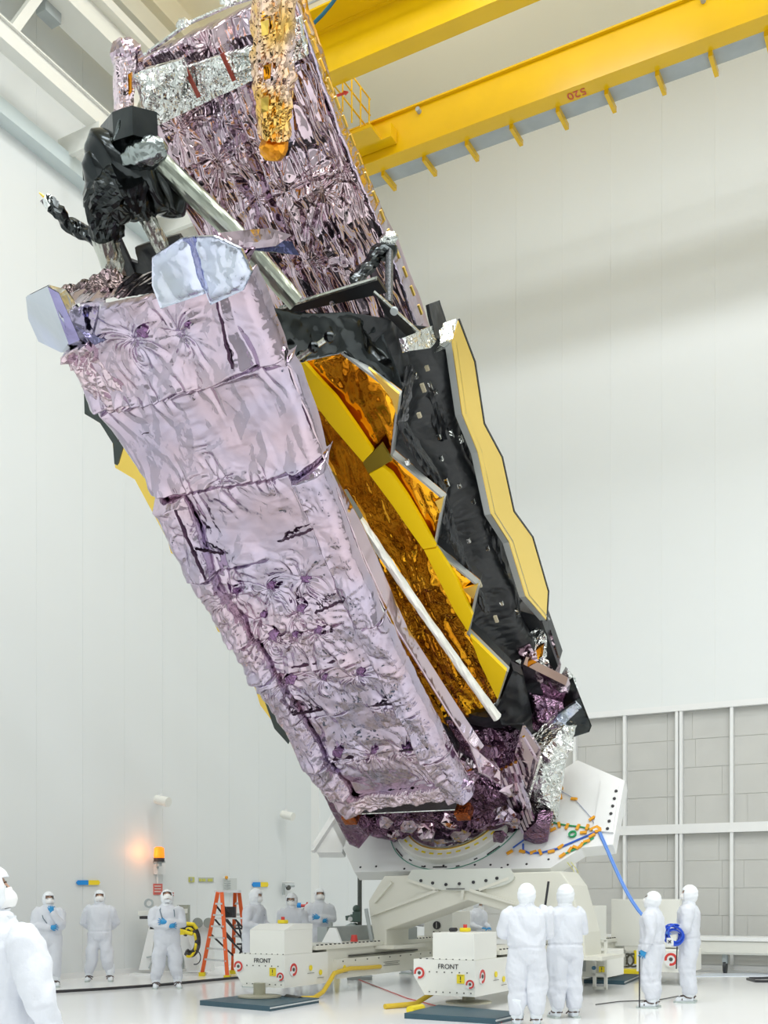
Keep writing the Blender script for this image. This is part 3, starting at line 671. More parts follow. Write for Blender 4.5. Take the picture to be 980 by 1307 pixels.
# white and dark pole in front of the mirror
KP = .75
foil_tube('white_pole', [K(455, 660, KP), K(545, 790, KP), K(634, 916, KP)], [.065, .06, .075], mat('white_film', (.90, .89, .82), .28, .45), SC, .008, 3, 18, .08)
foil_tube('grey_pole_end', [K(436, 630, KP), K(456, 662, KP)], [.09, .09], mat('grey_paint', (.16, .17, .15), .4), SC, .004, 3, 16, .08)
# black frame around the mirror top (between pallet and mirror)
kf = empty('black_structure', (0, 0, 0), parent=SC)
polyfoil('black_shroud', [K(314, 356, .9), K(342, 392, 1.0), K(400, 400, 1.6), K(446, 398, 1.9), K(484, 410, 2.2), K(514, 494, 1.9), K(508, 505, 1.8), K(440, 450, 1.6), K(366, 466, 1.1), K(345, 430, .9)], M_black, kf, res=.06, amp=.05, seed=41, th=.15)
MB().tube([K(374, 462, .9), K(420, 430, 1.1)], .035, 10).build('strut_rod', M_sil2, kf)
for q in ((385, 455), (420, 430), (400, 443)):
    MB().sphere(K(*q, 1.0), .07, .07, .07, 10, 8).build('strut_clamp', M_black, kf)
# black panels with bright rims
for nm, q in (('black_panel', [(357, 393), (481, 355), (493, 374), (376, 399)]), ('black_panel', [(477, 372), (481, 376), (534, 424), (522, 432), (490, 400)])):
    k0 = 2.3; pts = [K(x, y, k0) for x, y in q]
    pn = MB().prism(pts, TM*.05).build(nm, mat('black_plate', (.008, .009, .01), .3), kf)
    MB().tube([p-TM*.0 for p in ([pts[0], pts[1]] if q[0][0] == 357 else [pts[0], pts[2]])], .025, 6).build('plate_rim', M_sil2, pn)
MB().disc(K(424, 387, 2.27), TM, .035, .02, 14).build('plate_hole', M_silver, kf)
# truss struts at the upper right
st = MB().tube([K(497, 312, 3.6), K(496, 388, 2.6)], .055, 10).build('strut', mat('speckled_strut', (.14, .15, .16), .4, .5, vary=.9, bscale=60), kf)
foil_tube('strut_wrap', [K(488, 316, 3.5), K(470, 340, 3.2), K(452, 362, 2.8)], [.09, .08, .06], M_black, kf, .03, 4, 14, .04)
blob('strut_joint', K(494, 308, 3.6), (TW, TA, TM), (.14, .12, .12), M_silver, kf, .05, 4, 30, 20)
blob('strut_joint', K(495, 320, 3.55), (TW, TA, TM), (.15, .14, .12), M_black, kf, .05, 5, 30, 20)
MB().disc(K(503, 397, 2.2), TM, .05, .04, 14).build('bolt_head', M_grey, kf)

# backplane: black cloth between the mirror edge and the folded wing, on the side facing right
IB = ti(K(567, 634, KM))-.25
bp_ = empty('backplane', (0, 0, 0), parent=SC)
zbl = [(470, 400), (492, 470), (488, 560), (545, 630), (538, 700), (590, 760), (585, 810), (632, 870)]
zbr = [(588, 432), (602, 500), (614, 560), (632, 610), (654, 680), (668, 735), (682, 770), (696, 800)]
IW0 = ti(K(567, 634, KM))-.25+.55
def h_bp(i, j, S, T):
    k = S
    h = .34*np.exp(-((S-.58)/.17)**2)+.08*np.exp(-((S-.15)/.12)**2)      # long padded roll running down the side
    return h+crinkle(k*1.2, j, 111, 1.2, 7, .06, .66)+.03*tri(j*.9+S)*np.exp(-((S-.6)/.2)**2)-.10-.15*np.clip(.2-S,0,1)/.2
sheet('black_cloth_cover', [(K(*a, KM+.16), I(*b, IW0-.35)) for a, b in zip(zbl, zbr)], 110, 420, h_bp, (TW+FN*.5).normalized(), M_blackc, bp_, skirt=-TW*.5)
# back volume so that the side views are solid
MB().prism([K(x, y, KM+.12) for x, y in zz[1:11]]+[K(430, 640, KM+.12)], TM*.25).build('backplane_slab', M_blackc, bp_)
for pts_, r_ in (([(560, 455), (572, 520), (590, 590), (612, 660), (634, 730), (656, 785)], .13), ([(522, 470), (512, 540), (560, 620), (580, 690), (622, 780)], .07), ([(540, 440), (548, 500), (566, 560)], .08)):
    foil_tube('padded_roll', [I(x, y, IB+.10) for x, y in pts_], r_, M_blackc, bp_, .035, int(r_*100), 22, .05, 3)
fit_m = mat('tan_fitting', (.45, .40, .28), .4)
for q in ((540, 495), (560, 558), (576, 554), (570, 616), (549, 493), (577, 530), (598, 690), (650, 735), (545, 470), (520, 590), (633, 790), (530, 480), (556, 500), (588, 560), (563, 585), (604, 640), (586, 620), (622, 700), (612, 745), (640, 770), (660, 780), (575, 480), (535, 530)):
    MB().boxax(I(*q, IB+.26), TA, TM, TW, .07+.05*(q[0] % 3 == 0), .035, .05).build('cloth_fastener', fit_m if sum(q) % 2 else M_silver, bp_)
# folded wing: three gold hexagons seen edge-on
IWG = IB+.55
wg = empty('mirror_wing', (0, 0, 0), parent=SC)
Lz = [(577, 437), (582, 482), (590, 528), (610, 577), (618, 617), (627, 656), (650, 692), (660, 727), (671, 761), (697, 791)]
Rz = [(585, 409), (605, 462), (611, 502), (617, 541), (640, 584), (647, 618), (655, 653), (679, 686), (689, 722), (699, 755)]
hexes = [(0, 3), (3, 6), (6, 9)]
lp = [[(577, 437), (590, 528), (610, 577), (617, 541), (605, 462), (585, 409)], [(610, 577), (627, 656), (650, 692), (655, 653), (640, 584), (617, 541)], [(650, 692), (671, 761), (697, 791), (699, 755), (679, 686), (655, 653)]]
for h in lp:
    hx = MB().prism([I(x, y, IWG) for x, y in h], -TW*.012).build('mirror_segment', M_gold, wg)
    MB().prism([I(x, y, IWG)-TW*.012 for x, y in h], -TW*.10).build('segment_body', M_edge, hx)
rimp = [(577, 437), (590, 528), (610, 577), (627, 656), (650, 692), (671, 761), (697, 791)]
o = MB()
for a in range(len(rimp)-1):
    p, q = I(*rimp[a], IWG-.06), I(*rimp[a+1], IWG-.06); t = (q-p).normalized(); n_ = TW.cross(t)
    o.boxax((p+q)/2+n_*0, t, n_, TW, (q-p).length+.03, .03, .12)
o.build('wing_edge', M_edge, wg)
rr_ = [(585, 409), (605, 462), (617, 541), (640, 584), (655, 653), (679, 686), (699, 755), (697, 791)]
o = MB()
for a in range(len(rr_)-1):
    p, q = I(rr_[a][0]+.6, rr_[a][1], IWG-.01), I(rr_[a+1][0]+.6, rr_[a+1][1], IWG-.01); t = (q-p).normalized(); n_ = TW.cross(t)
    o.boxax((p+q)/2, t, n_, TW, (q-p).length+.03, .035, .03)
o.build('wing_edge', M_blackc, wg)
for k in range(11):
    t = k/10; p = I(572+(680-572)*t+(7 if k % 3 else 0), 450+(775-450)*t, IWG-.25); MB().boxax(p, TA, TM, TW, .3, .10, .14).build('wing_bracket', M_blackc if k % 3 else M_edge, wg)
# top fittings of the wing
polyfoil('silver_cover', [I(518, 430, IWG-.1), I(553, 415, IWG-.1), I(562, 430, IWG-.1), I(550, 444, IWG-.1), I(522, 448, IWG-.1)], M_silver, wg, res=.04, amp=.05, seed=51, th=.1)
polyfoil('silver_cover', [I(560, 414, IWG-.1), I(582, 407, IWG+.05), I(578, 432, IWG+.05), I(562, 438, IWG-.05)], M_silver, wg, res=.04, amp=.02, seed=52, th=.2)
polyfoil('black_post', [I(547, 388, IWG-.1), I(561, 383, IWG-.1), I(570, 412, IWG-.05), I(566, 436, IWG-.05), I(556, 430, IWG-.1), I(551, 408, IWG-.1)], M_blackc, wg, res=.05, amp=.03, seed=53, th=.05)
polyfoil('black_shroud', [I(498, 398, IB), I(518, 424, IB), I(526, 450, IB), I(518, 490, IB), I(502, 460, IB)], M_blackc, bp_, res=.06, amp=.08, seed=54, th=.1)

# far wing peeping out at the left
wl = [(140, 532), (147, 597), (172, 612), (214, 690), (218, 706), (234, 713), (272, 792), (278, 806), (290, 812), (326, 880), (332, 900), (362, 940), (420, 950), (300, 690), (190, 540)]
MB().prism([K(x, y, 1.2) for x, y in wl], TM*.1).build('far_mirror_edge', M_gold, pm)
polyfoil('dark_cover', [K(107, 503, .9), K(112, 498, .9), K(160, 560, .9), K(150, 594, .9), K(146, 592, .9), K(144, 566, .9), K(128, 540, .9), K(108, 528, .9)], mat('dark_green_cloth', (.035, .05, .045), .5), pm, res=.08, amp=.02, seed=3, th=.06)
polyfoil('dark_cover', [K(338, 896, .9), K(352, 905, .9), K(372, 938, .9), K(368, 950, .9), K(350, 930, .9)], mat('dark_green_cloth', (.035, .05, .045), .5), pm, res=.08, amp=.02, seed=4, th=.06)

# ================================================================== spacecraft bus and lower structure
bs = empty('spacecraft_bus', (0, 0, 0), parent=SC)
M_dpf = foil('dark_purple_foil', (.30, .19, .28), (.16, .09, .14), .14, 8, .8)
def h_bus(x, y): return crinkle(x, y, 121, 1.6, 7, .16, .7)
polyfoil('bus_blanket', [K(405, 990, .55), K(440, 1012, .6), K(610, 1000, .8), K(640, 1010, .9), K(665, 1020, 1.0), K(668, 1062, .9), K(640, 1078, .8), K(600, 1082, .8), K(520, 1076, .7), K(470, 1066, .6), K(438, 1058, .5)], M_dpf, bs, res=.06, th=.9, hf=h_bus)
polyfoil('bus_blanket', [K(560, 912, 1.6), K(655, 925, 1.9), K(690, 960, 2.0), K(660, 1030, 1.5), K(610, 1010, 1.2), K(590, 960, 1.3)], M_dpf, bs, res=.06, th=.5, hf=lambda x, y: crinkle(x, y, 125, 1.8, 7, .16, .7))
polyfoil('black_band', [K(548, 905, 1.55), K(635, 915, 1.6), K(690, 870, 2.2), K(700, 930, 2.3), K(650, 950, 1.8), K(570, 960, 1.4)], M_blackc, bs, res=.08, amp=.05, seed=61, th=.3)
for n_, (px, py, s) in enumerate([(430, 1025, 10), (462, 1062, 9), (520, 1054, 14), (545, 1062, 16), (575, 1048, 18), (610, 1052, 14), (640, 1040, 16), (500, 1066, 10), (600, 990, 14), (625, 960, 12), (560, 1076, 10), (650, 1010, 12), (585, 1066, 12), (635, 1068, 10), (490, 1050, 10), (655, 1050, 10)]):
    rs = random.Random(n_+40); k = .35
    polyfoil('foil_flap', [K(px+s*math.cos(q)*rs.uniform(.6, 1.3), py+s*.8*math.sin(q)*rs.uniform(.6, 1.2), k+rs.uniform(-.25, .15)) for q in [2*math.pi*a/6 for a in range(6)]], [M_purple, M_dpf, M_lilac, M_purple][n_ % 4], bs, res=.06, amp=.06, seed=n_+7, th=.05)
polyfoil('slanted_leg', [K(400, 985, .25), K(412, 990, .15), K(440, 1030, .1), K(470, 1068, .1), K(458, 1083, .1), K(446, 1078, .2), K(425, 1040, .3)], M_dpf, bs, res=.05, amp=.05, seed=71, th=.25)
# dark slot under the pallet lip
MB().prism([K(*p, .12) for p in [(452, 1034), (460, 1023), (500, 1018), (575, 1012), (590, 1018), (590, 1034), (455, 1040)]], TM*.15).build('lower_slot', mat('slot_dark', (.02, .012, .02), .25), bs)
MB().tube([K(455, 1039, -.02), K(590, 1033, -.02)], .012, 6).build('slot_wire', M_silver, bs)
def h_lip(i, j, S, T): return crinkle(i, j, 131, 2.5, 7, .08, .72)
sheet('lower_lip', [(K(436, 1020, -.12), K(604, 1000, -.12)), (K(450, 1034, -.10), K(600, 1013, -.10))], 180, 30, h_lip, FN, M_purple, fp, skirt=TM*.15)
M_brown = mat('amber_block', (.22, .05, .012), .3)
for q in ((448, 1042), (592, 1036)):
    MB().boxax(K(*q, -.02), TW, TA, TM, .26, .2, .25).build('amber_foot', foil('brown_foil', (.45, .13, .03), (.25, .06, .02), .25, 12, .8), bs, bevel=.02)
# right-hand radiator panels, seen edge on
polyfoil('mirror_panel', [K(667, 926, .9), K(690, 958, .9), K(690, 975, .9), K(668, 1040, .7), K(662, 1050, .7), K(642, 1000, .7), K(650, 985, .8)], foil('flat_purple_mirror', (.50, .40, .46), (.46, .36, .42), .08, 1.5, .12), bs, res=.12, amp=.012, seed=5, th=.08)
for k in range(5):
    a, b = (634+k*6, 985-k*3), (668+k*3, 1062-k*4)
    p, q = K(*a, .72-.02*k), K(*b, .55-.02*k); MB().boxax((p+q)/2, (q-p).normalized(), (q-p).normalized().cross(TM), TM, (q-p).length, .05, .07).build('panel_strip', M_purple if k % 2 else M_lilac, bs)
MB().tube([K(668, 940, .7), K(688, 975, .7)], .03, 6).build('panel_edge', M_lilac, bs)
MB().tube([K(690, 966, .7), K(664, 1052, .6)], .03, 6).build('panel_edge', M_silver, bs)
polyfoil('panel_foot', [K(668, 1064, .5), K(684, 1049, .5), K(702, 1052, .5), K(699, 1074, .5), K(686, 1078, .5), K(668, 1072, .5)], M_dpf, bs, res=.05, amp=.03, seed=8, th=.3)
polyfoil('silver_cover', [K(690, 960, 1.2), K(720, 925, 1.6), K(735, 925, 1.8), K(724, 960, 1.5), K(718, 1000, 1.3), K(712, 1040, 1.1), K(700, 1052, 1.0), K(684, 1046, .9), K(680, 1010, .9)], M_silver, bs, res=.045, th=.4, hf=lambda x, y: crinkle(x, y, 141, 2.0, 7, .14, .72))
polyfoil('black_hood', [K(693, 942, 1.9), K(722, 905, 2.0), K(740, 888, 2.2), K(755, 926, 2.2), K(752, 934, 2.2), K(705, 950, 1.9)], M_black, bs, res=.06, amp=.03, seed=9, th=.5)
polyfoil('hood_face', [K(692, 941, 1.7), K(712, 912, 1.7), K(735, 897, 1.8), K(742, 904, 1.85), K(722, 922, 1.75)], M_bluefoil, bs, res=.06, amp=.02, seed=10, th=.05)
polyfoil('lilac_beam', [K(662, 854, 2.2), K(668, 848, 2.2), K(722, 875, 2.2), K(725, 884, 2.2), K(718, 898, 2.2), K(690, 888, 2.2), K(672, 880, 2.2)], foil('flat_purple_mirror', (.50, .40, .46), (.46, .36, .42), .08, 1.5, .12), bs, res=.08, amp=.012, seed=13, th=.2)
polyfoil('black_shroud', [K(655, 855, 1.9), K(668, 862, 1.9), K(680, 915, 1.9), K(670, 925, 1.8), K(640, 925, 1.6), K(634, 905, 1.7), K(648, 870, 1.8)], M_blackc, bs, res=.06, amp=.06, seed=14, th=.3)
polyfoil('purple_wedge', [K(700, 812, 3.1), K(704, 808, 3.1), K(716, 848, 3.1), K(712, 872, 3.0), K(688, 864, 2.9), K(690, 838, 3.0)], M_purple, bs, res=.06, amp=.03, seed=15, th=.15)
polyfoil('silver_cover', [K(672, 810, 2.9), K(688, 795, 3.1), K(694, 812, 3.1), K(696, 850, 3.0), K(680, 856, 2.7), K(664, 846, 2.6)], M_silver, bs, res=.045, th=.2, hf=lambda x, y: crinkle(x, y, 151, 2.5, 7, .16, .72))
polyfoil('foil_flap', [K(660, 830, 2.5), K(676, 822, 2.6), K(690, 848, 2.6), K(672, 856, 2.5)], M_purple, bs, res=.045, th=.1, seed=6, amp=.08)
polyfoil('gold_patch', [K(684, 828, 2.5), K(694, 822, 2.5), K(692, 838, 2.5), K(686, 842, 2.5)], M_orange, bs, res=.045, th=.05, seed=6, amp=.05)
polyfoil('silver_cover', [K(716, 868, 2.7), K(724, 853, 2.8), K(735, 866, 2.8), K(738, 890, 2.6), K(722, 896, 2.5)], M_silver, bs, res=.04, th=.2, hf=lambda x, y: crinkle(x, y, 153, 3, 6, .12, .72))
polyfoil('bus_blanket', [K(676, 884, 2.1), K(718, 896, 2.1), K(720, 905, 2.0), K(695, 940, 1.8), K(680, 930, 1.8)], M_dpf, bs, res=.05, th=.3, hf=lambda x, y: crinkle(x, y, 155, 2.5, 6, .16, .72))
MB().prism([K(*p, 3.0) for p in [(636, 770), (690, 788), (712, 850), (700, 870), (650, 850), (620, 800)]], TM*.4).build('bus_core', M_blackc, bs)
# ================================================================== turnover table and its cart
CR0 = Vector((1.294, 15.45, 0))
def CT(a, b, z): return CR0+UD*a-VD*b+Vector((0, 0, z))
ZV = Vector((0, 0, 1)); BD = -VD
ctt = empty('turnover_cart', CT(-1.9, 3.7, 0), 'white wheeled turnover table on a cream cart with front boxes carrying the telescope', 'cart')
def cbox(a0, a1, b0, b1, z0, z1, mb=None):
    return (mb or MB()).boxax(CT((a0+a1)/2, (b0+b1)/2, (z0+z1)/2), UD, BD, ZV, a1-a0, b1-b0, z1-z0)
def CV(px, py, b):   # pixel on the vertical plane across the cart at depth b
    return on_plane(px, py, CT(0, b, 0), BD)
M_sticker = mat('yellow_sticker', (.85, .68, .02), .5)
M_bolt = mat('dark_bolt', (.10, .10, .09), .5, .5)
M_textg = mat('small_print', (.16, .16, .15), .6)
def target_mark(c, xd, yd, parent, r=.085):
    """round red and white transport mark with a gap at the lower left"""
    n_ = Vector(xd).cross(Vector(yd)).normalized()
    m = MB().disc(c, n_, r*1.12, .008, 24).build('round_mark', M_white, parent)
    MB().ring(c+n_*.004, n_, r*.62, r, .010, 28, math.radians(-105), math.radians(195), Vector(xd)).build('red_ring', M_red, m)
    MB().disc(c+n_*.006, n_, r*.30, .012, 14).build('grey_stud', M_bolt, m)
    return m
def hazard_sticker(c, xd, yd, parent, w=.12, h=.13):
    n_ = Vector(xd).cross(Vector(yd)).normalized(); s = MB().boxax(c, Vector(xd), Vector(yd), n_, w, h, .008).build('hazard_sticker', M_sticker, parent)
    MB().boxax(c+n_*.006+Vector(yd)*.012, Vector(xd), Vector(yd), n_, .012, .05, .004).boxax(c+n_*.006-Vector(yd)*.035, Vector(xd), Vector(yd), n_, .014, .014, .004).boxax(c+n_*.006+Vector(yd)*.052, Vector(xd), Vector(yd), n_, w*.7, .006, .004).build('sticker_symbol', M_ink, s)
for side, a1 in (('left', -3.25), ('right', 0.0)):
    a0 = a1-.78
    bm_ = empty('side_beam', (0, 0, 0), parent=ctt)
    # chamfered front box: profile across, extruded along the beam
    prof = [(a0-.20, .56), (a0-.20, .50), (a0-.02, .22), (a1, .22), (a1, .74), (a0-.2, .74)]
    MB().prism([CT(a, 0, z) for a, z in prof], BD*1.3).build('front_box', M_creamw, bm_)
    hb = cbox(a0+.10, a1-.02, .02, .85, .74, 1.13).build('upper_box', M_creamw, bm_, bevel=.008)
    if side == 'left':
        MB().prism([CT(a0+.10, .02, 1.13), CT(a0+.10, .30, 1.22), CT(a0+.10, .85, 1.22), CT(a0+.10, .85, 1.13)], UD*(.66)).build('sloped_lid', M_creamw, hb)
    cbox(a0+.03, a1-.03, 1.3, 7.6, .27, .80).build('beam_body', M_cream, bm_, bevel=.006)
    cbox(a0-.02, a1+.02, .9, 7.6, .78, .85).build('beam_flange', M_cream, bm_, bevel=.006)
    cbox(a1-.04, a1+.05, 1.5, 7.4, .27, .60).build('side_plate', M_cream, bm_)
    bo = MB()
    for k in range(46): bo.boxax(CT(a1-.02, 1.0+k*.14, .86), UD, BD, ZV, .03, .03, .02)
    for k in range(9): bo.boxax(CT(a0-.1+k*.105, .03, .745), UD, BD, ZV, .022, .022, .02)
    for k in range(14): bo.boxax(CT(a1+.055, 1.7+k*.42, .56), UD, BD, ZV, .012, .022, .022)
    for k in range(7): bo.boxax(CT(a0+.06+k*.11, -.004, .27), UD, BD, ZV, .016, .012, .016)
    for k in range(6): bo.boxax(CT(a0+.06+k*.12, -.004, .56), UD, BD, ZV, .016, .012, .016)
    o = bo.build('bolts', M_bolt, bm_); o['kind'] = 'stuff'
    text_obj('FRONT', .10, CT(a1-.42, -.006, .64), UD, ZV, M_ink, 'front_lettering', bm_)
    hazard_sticker(CT(a1-.22, -.006, .47), UD, ZV, bm_)
    target_mark(CT(a0-.10, -.008, .54), UD, ZV, bm_, .085)
    target_mark(CT(a1+.008, .24, .50), BD, ZV, bm_, .10)
    target_mark(CT(a1-.07, -.01, .40), UD, ZV, bm_, .065)
    for b, z in ((.75, .50), (1.05, .41), (1.75, .45)):
        s = MB().ring(CT(a1+(.012 if b < 1.5 else .056), b, z), UD, 0.0, .045, .01, 12).build('yellow_sticker', M_sticker, bm_)
        MB().boxax(CT(a1+(.014 if b < 1.5 else .056), b, z-.085), BD, ZV, UD, .2, .008, .004).build('small_print', M_textg, bm_)
    for k in range(3): MB().boxax(CT(a1+.056, 3.45, .47-.03*k), BD, ZV, UD, .62-.12*(k == 1), .008, .006).build('small_print', M_textg, bm_)
    MB().boxax(CT(a1+.0, 3.3, .64), BD, ZV, UD, 2.6, .03, .03).build('dark_slot', M_bolt, bm_)
    # jack columns on their base discs
    for b in (.35, 7.1):
        c = CT((a0+a1)/2, b, 0)
        if b < 1: c = G(331, 1279) if side == 'left' else G(598, 1287)
        MB().tube([c+ZV*.10, c+ZV*.30], .095, 18).build('jack_column', mat('olive_steel', (.36, .35, .26), .4, .3), bm_)
        MB().tube([c+ZV*.082, c+ZV*.105, c+ZV*.118], [.34, .34, .12], 32).build('jack_base', mat('olive_steel2', (.46, .44, .34), .4, .3), bm_)
    # caps on the upper box
    es = MB().boxax(CT(a1-.40, .55, (1.22 if side == 'left' else 1.13)+.03), UD, BD, ZV, .14, .12, .06).build('stop_switch', M_sticker, bm_, bevel=.015)
    MB().tube([CT(a1-.40, .55, (1.22 if side == 'left' else 1.13)+.06), CT(a1-.40, .55, (1.22 if side == 'left' else 1.13)+.11)], .03, 12).build('red_button', M_red, es)
    MB().tube([CT(a1-.62, .5, 1.16), CT(a1-.5, .45, 1.165)], .03, 8).build('black_handle', M_ink, bm_)
# rear cross members, controls on the right
cbox(-3.9, -.1, 6.8, 7.4, .3, .62).build('cross_member', M_cream, ctt, bevel=.01)
cbox(-.72, .05, 5.2, 6.1, .85, 1.5).build('control_box', M_creamw, ctt, bevel=.01)
cbox(-.1, 1.25, 6.9, 7.6, .69, 1.62).build('control_cabinet', M_creamw, ctt, bevel=.01)
cbox(-3.85, -3.2, 6.1, 7.0, .85, 1.37).build('control_box', M_creamw, ctt, bevel=.01)
for c in (CT(-.26, 5.19, 1.28), CT(-3.55, 6.09, 1.08)):
    MB().disc(c, BD, .085, .03, 20).build('black_dial', M_ink, ctt)
    MB().boxax(c-BD*.02, (UD+ZV).normalized(), ZV, BD, .012, .12, .01).build('dial_pointer', M_white, ctt)
    for k in range(3): MB().disc(c+UD*(.07*(k-1))-ZV*(.14+.03*(k == 1)), BD, .018, .02, 8).build('small_knob', M_bolt, ctt)
for c in (CT(-.15, 5.5, 1.53), CT(-3.7, 6.4, 1.40), CT(-3.4, 6.4, 1.40)):
    es = MB().boxax(c, UD, BD, ZV, .16, .14, .07).build('stop_switch', M_sticker, ctt, bevel=.015)
    MB().tube([c+ZV*.03, c+ZV*.09], .035, 12).build('red_button', M_red, es)
cbox(-.1, .62, 4.3, 5.3, .25, .72).build('valve_box', M_creamw, ctt, bevel=.01)
MB().boxax(CT(.12, 4.28, .50), UD, BD, ZV, .22, .03, .30).build('perforated_plate', M_grey, ctt)
fr_ = MB()
for a in (.42, .62): fr_.boxax(CT(a, 4.2, .48), UD, BD, ZV, .05, .05, .86)
for z in (.07, .30, .90): fr_.boxax(CT(.52, 4.2, z), UD, BD, ZV, .25, .05, .05)
fr_.build('hitch_frame', M_creamw, ctt)
for z in (.42, .68): MB().disc(CT(.42, 4.16, z), BD, .035, .04, 10).build('blue_knob', mat('knob_blue', (.06, .16, .26), .4), ctt)
hazard_sticker(CT(.56, 4.16, .40), UD, ZV, ctt, .1, .1)
target_mark(CT(1.28, 6.1, .50), UD, ZV, ctt, .12)
cbox(.6, 1.55, 6.2, 7.4, .25, .66).build('rear_box', M_creamw, ctt, bevel=.01)

# pedestal and bow-shaped trunnion beam
pb = 3.2
left = [(490, 1118), (470, 1150), (472, 1170), (479, 1209), (493, 1209), (493, 1187), (597, 1149), (694, 1178), (716, 1196), (722, 1224), (747, 1222), (745, 1190), (728, 1130), (715, 1112)]
MB().prism([CV(x, y, pb) for x, y in left], BD*.9).build('trunnion_beam', M_cream, ctt, bevel=.02)
for a, b in (((474, 1168), (560, 1136)), ((478, 1152), (500, 1126)), ((600, 1136), (700, 1166)), ((590, 1148), (592, 1134)), ((520, 1123), (560, 1136)), ((650, 1121), (612, 1136))):
    p, q = CV(*a, pb-.03), CV(*b, pb-.03); MB().boxax((p+q)/2, (q-p).normalized(), (q-p).normalized().cross(BD), BD, (q-p).length, .05, .08).build('web_rib', M_cream, ctt)
arc = [CV(588-68*math.cos(math.pi*t/16), 1119+18*math.sin(math.pi*t/16), pb-.06) for t in range(17)]
ga = MB().prism(arc+[CV(650, 1108, pb-.06), CV(526, 1110, pb-.06)], BD*.06).build('arc_plate', mat('arc_grey', (.66, .68, .62), .4), ctt)
for x, y in ((537, 1124), (552, 1127), (569, 1129), (586, 1128), (604, 1126), (620, 1124), (634, 1121)):
    MB().disc(CV(x, y, pb-.07), BD, .028, .02, 12).build('bolt_hole', M_ink, ga)
MB().boxax(CV(581, 1134.5, pb-.08), UD, ZV, BD, .36, .02, .01).build('small_print', M_textg, ga)
for q in ((477, 1208), (733, 1222)):
    c = CV(*q, pb); MB().boxax(c+BD*.4+UD*.1-ZV*.0, UD, BD, ZV, .9, 1.3, .06).build('pedestal_foot', M_cream, ctt)
cbox(-4.15, -3.95, 2.4, 4.6, .85, 1.12).build('grey_guard', M_grey, ctt); cbox(-3.3, -3.25, 3.6, 4.6, .85, 1.08).build('grey_guard', M_grey, ctt)
MB().tube([CV(467, 1160, 3.0), CV(475, 1206, 3.0)], .035, 8).build('inclined_bar', M_grey, ctt)
MB().tube([CV(700, 1125, 3.0), CV(691, 1190, 3.0)], .02, 8).build('cable_loop', M_ink, ctt)

# tilting table
JT = tj(P(585, 1040, 19.2))-.9
def JP(px, py, d=0): return J(px, py, JT)+TA*d
tb_out = [(420, 1046), (452, 1113), (702, 1108), (742, 1082), (782, 1078), (797, 996), (737, 970), (690, 1000), (560, 1000), (430, 1030)]
tt_ = MB().prism([JP(x, y) for x, y in tb_out], -TA*.26).build('tilt_table', M_white, ctt, bevel=.01)
MB().prism([JP(x, y) for x, y in [(424, 1037), (399, 1077), (404, 1088), (436, 1088), (446, 1060), (440, 1040)]], -TA*.16).build('table_wing', M_white, tt_)
MB().boxax(JP(418, 1062, .04), (JP(399, 1078)-JP(424, 1040)).normalized(), TW, TA, 1.1, .07, .08).build('wing_rail', M_white, tt_)
MB().prism([JP(x, y, .04) for x, y in [(768, 996), (790, 1004), (783, 1064), (757, 1062)]], -TA*.05).build('edge_plate', M_white, tt_)
for k in range(6):
    t = k/5; MB().disc(JP(787-11*t, 1012+48*t, .05), TA, .028, .02, 10).build('bolt_head', M_ink, tt_)
for x, y in ((460, 1110), (480, 1109), (542, 1109), (566, 1108), (606, 1107), (626, 1107), (648, 1107), (672, 1106), (700, 1100), (516, 1112), (640, 1111)):
    MB().disc(JP(x, y-3, .003), TA, .022, .01, 8).build('bolt_head', M_ink, tt_)
# mounting ring
C1 = JP(585, 1037)
rg = MB().ring(C1+TA*.07, TA, .98, 1.26, .16, 72).build('mounting_ring', M_creamw, ctt, bevel=.02)
MB().ring(C1+TA*.11, TA, .90, 1.0, .14, 72).build('inner_ring', M_silver, rg)
MB().ring(C1+TA*.16, TA, 1.02, 1.045, .02, 72).build('gold_ring', M_gold, rg)
for k in range(40):
    q = 2*math.pi*k/40; d = TW*math.cos(q)+TM*math.sin(q); t = TA.cross(d)
    if d.dot(TM) > .2: continue
    MB().boxax(C1+d*1.14+TA*.152, d, t, TA, .035, .09, .012).build('yellow_tab', M_sticker, rg)
for k in range(24):
    q = 2*math.pi*k/24; d = TW*math.cos(q)+TM*math.sin(q); t = TA.cross(d)
    if d.dot(TM) > .15: continue
    MB().boxax(C1+d*(1.36 if k % 2 else 1.33)+TA*.006, d, t, TA, .022, (.28 if k % 3 == 0 else .07), .012).build('black_tape', M_ink, tt_)
MB().tube([C1+(TW*math.cos(q)+TM*math.sin(q))*1.40+TA*.01 for q in [math.pi+k*math.pi/30 for k in range(31)]], .008, 5).build('green_thread', mat('thread_green', (.05, .3, .2), .5), tt_)
# taped instrument cables on the right of the table
M_orange_t = mat('orange_tape', (.85, .38, .02), .5); M_cblue = mat('cable_blue', (.03, .12, .55), .4); M_cgreen = mat('cable_green', (.02, .35, .12), .4)
def tablecable(pts, m, r=.014, tape=()):
    P3 = [JP(x, y, .02) for x, y in pts]; MB().tube(P3, r, 6).build('instrument_cable', m, tt_)
tablecable([(702, 1050), (722, 1054), (740, 1056), (764, 1061)], M_cgreen)
tablecable([(668, 1078), (668, 1086), (676, 1090), (692, 1089), (712, 1084), (735, 1074), (765, 1061)], M_cblue, .018)
tablecable([(655, 1083), (670, 1072)], M_cblue, .014)
tablecable([(718, 1092), (738, 1083), (758, 1070)], M_cgreen)
tablecable([(715, 1010), (733, 1020), (755, 1045), (762, 1060)], mat('thin_grey_cable', (.3, .35, .5), .5), .006)
MB().ring(JP(731, 1066, .03), TA, .05, .075, .03, 20).build('green_coil', M_cgreen, tt_)
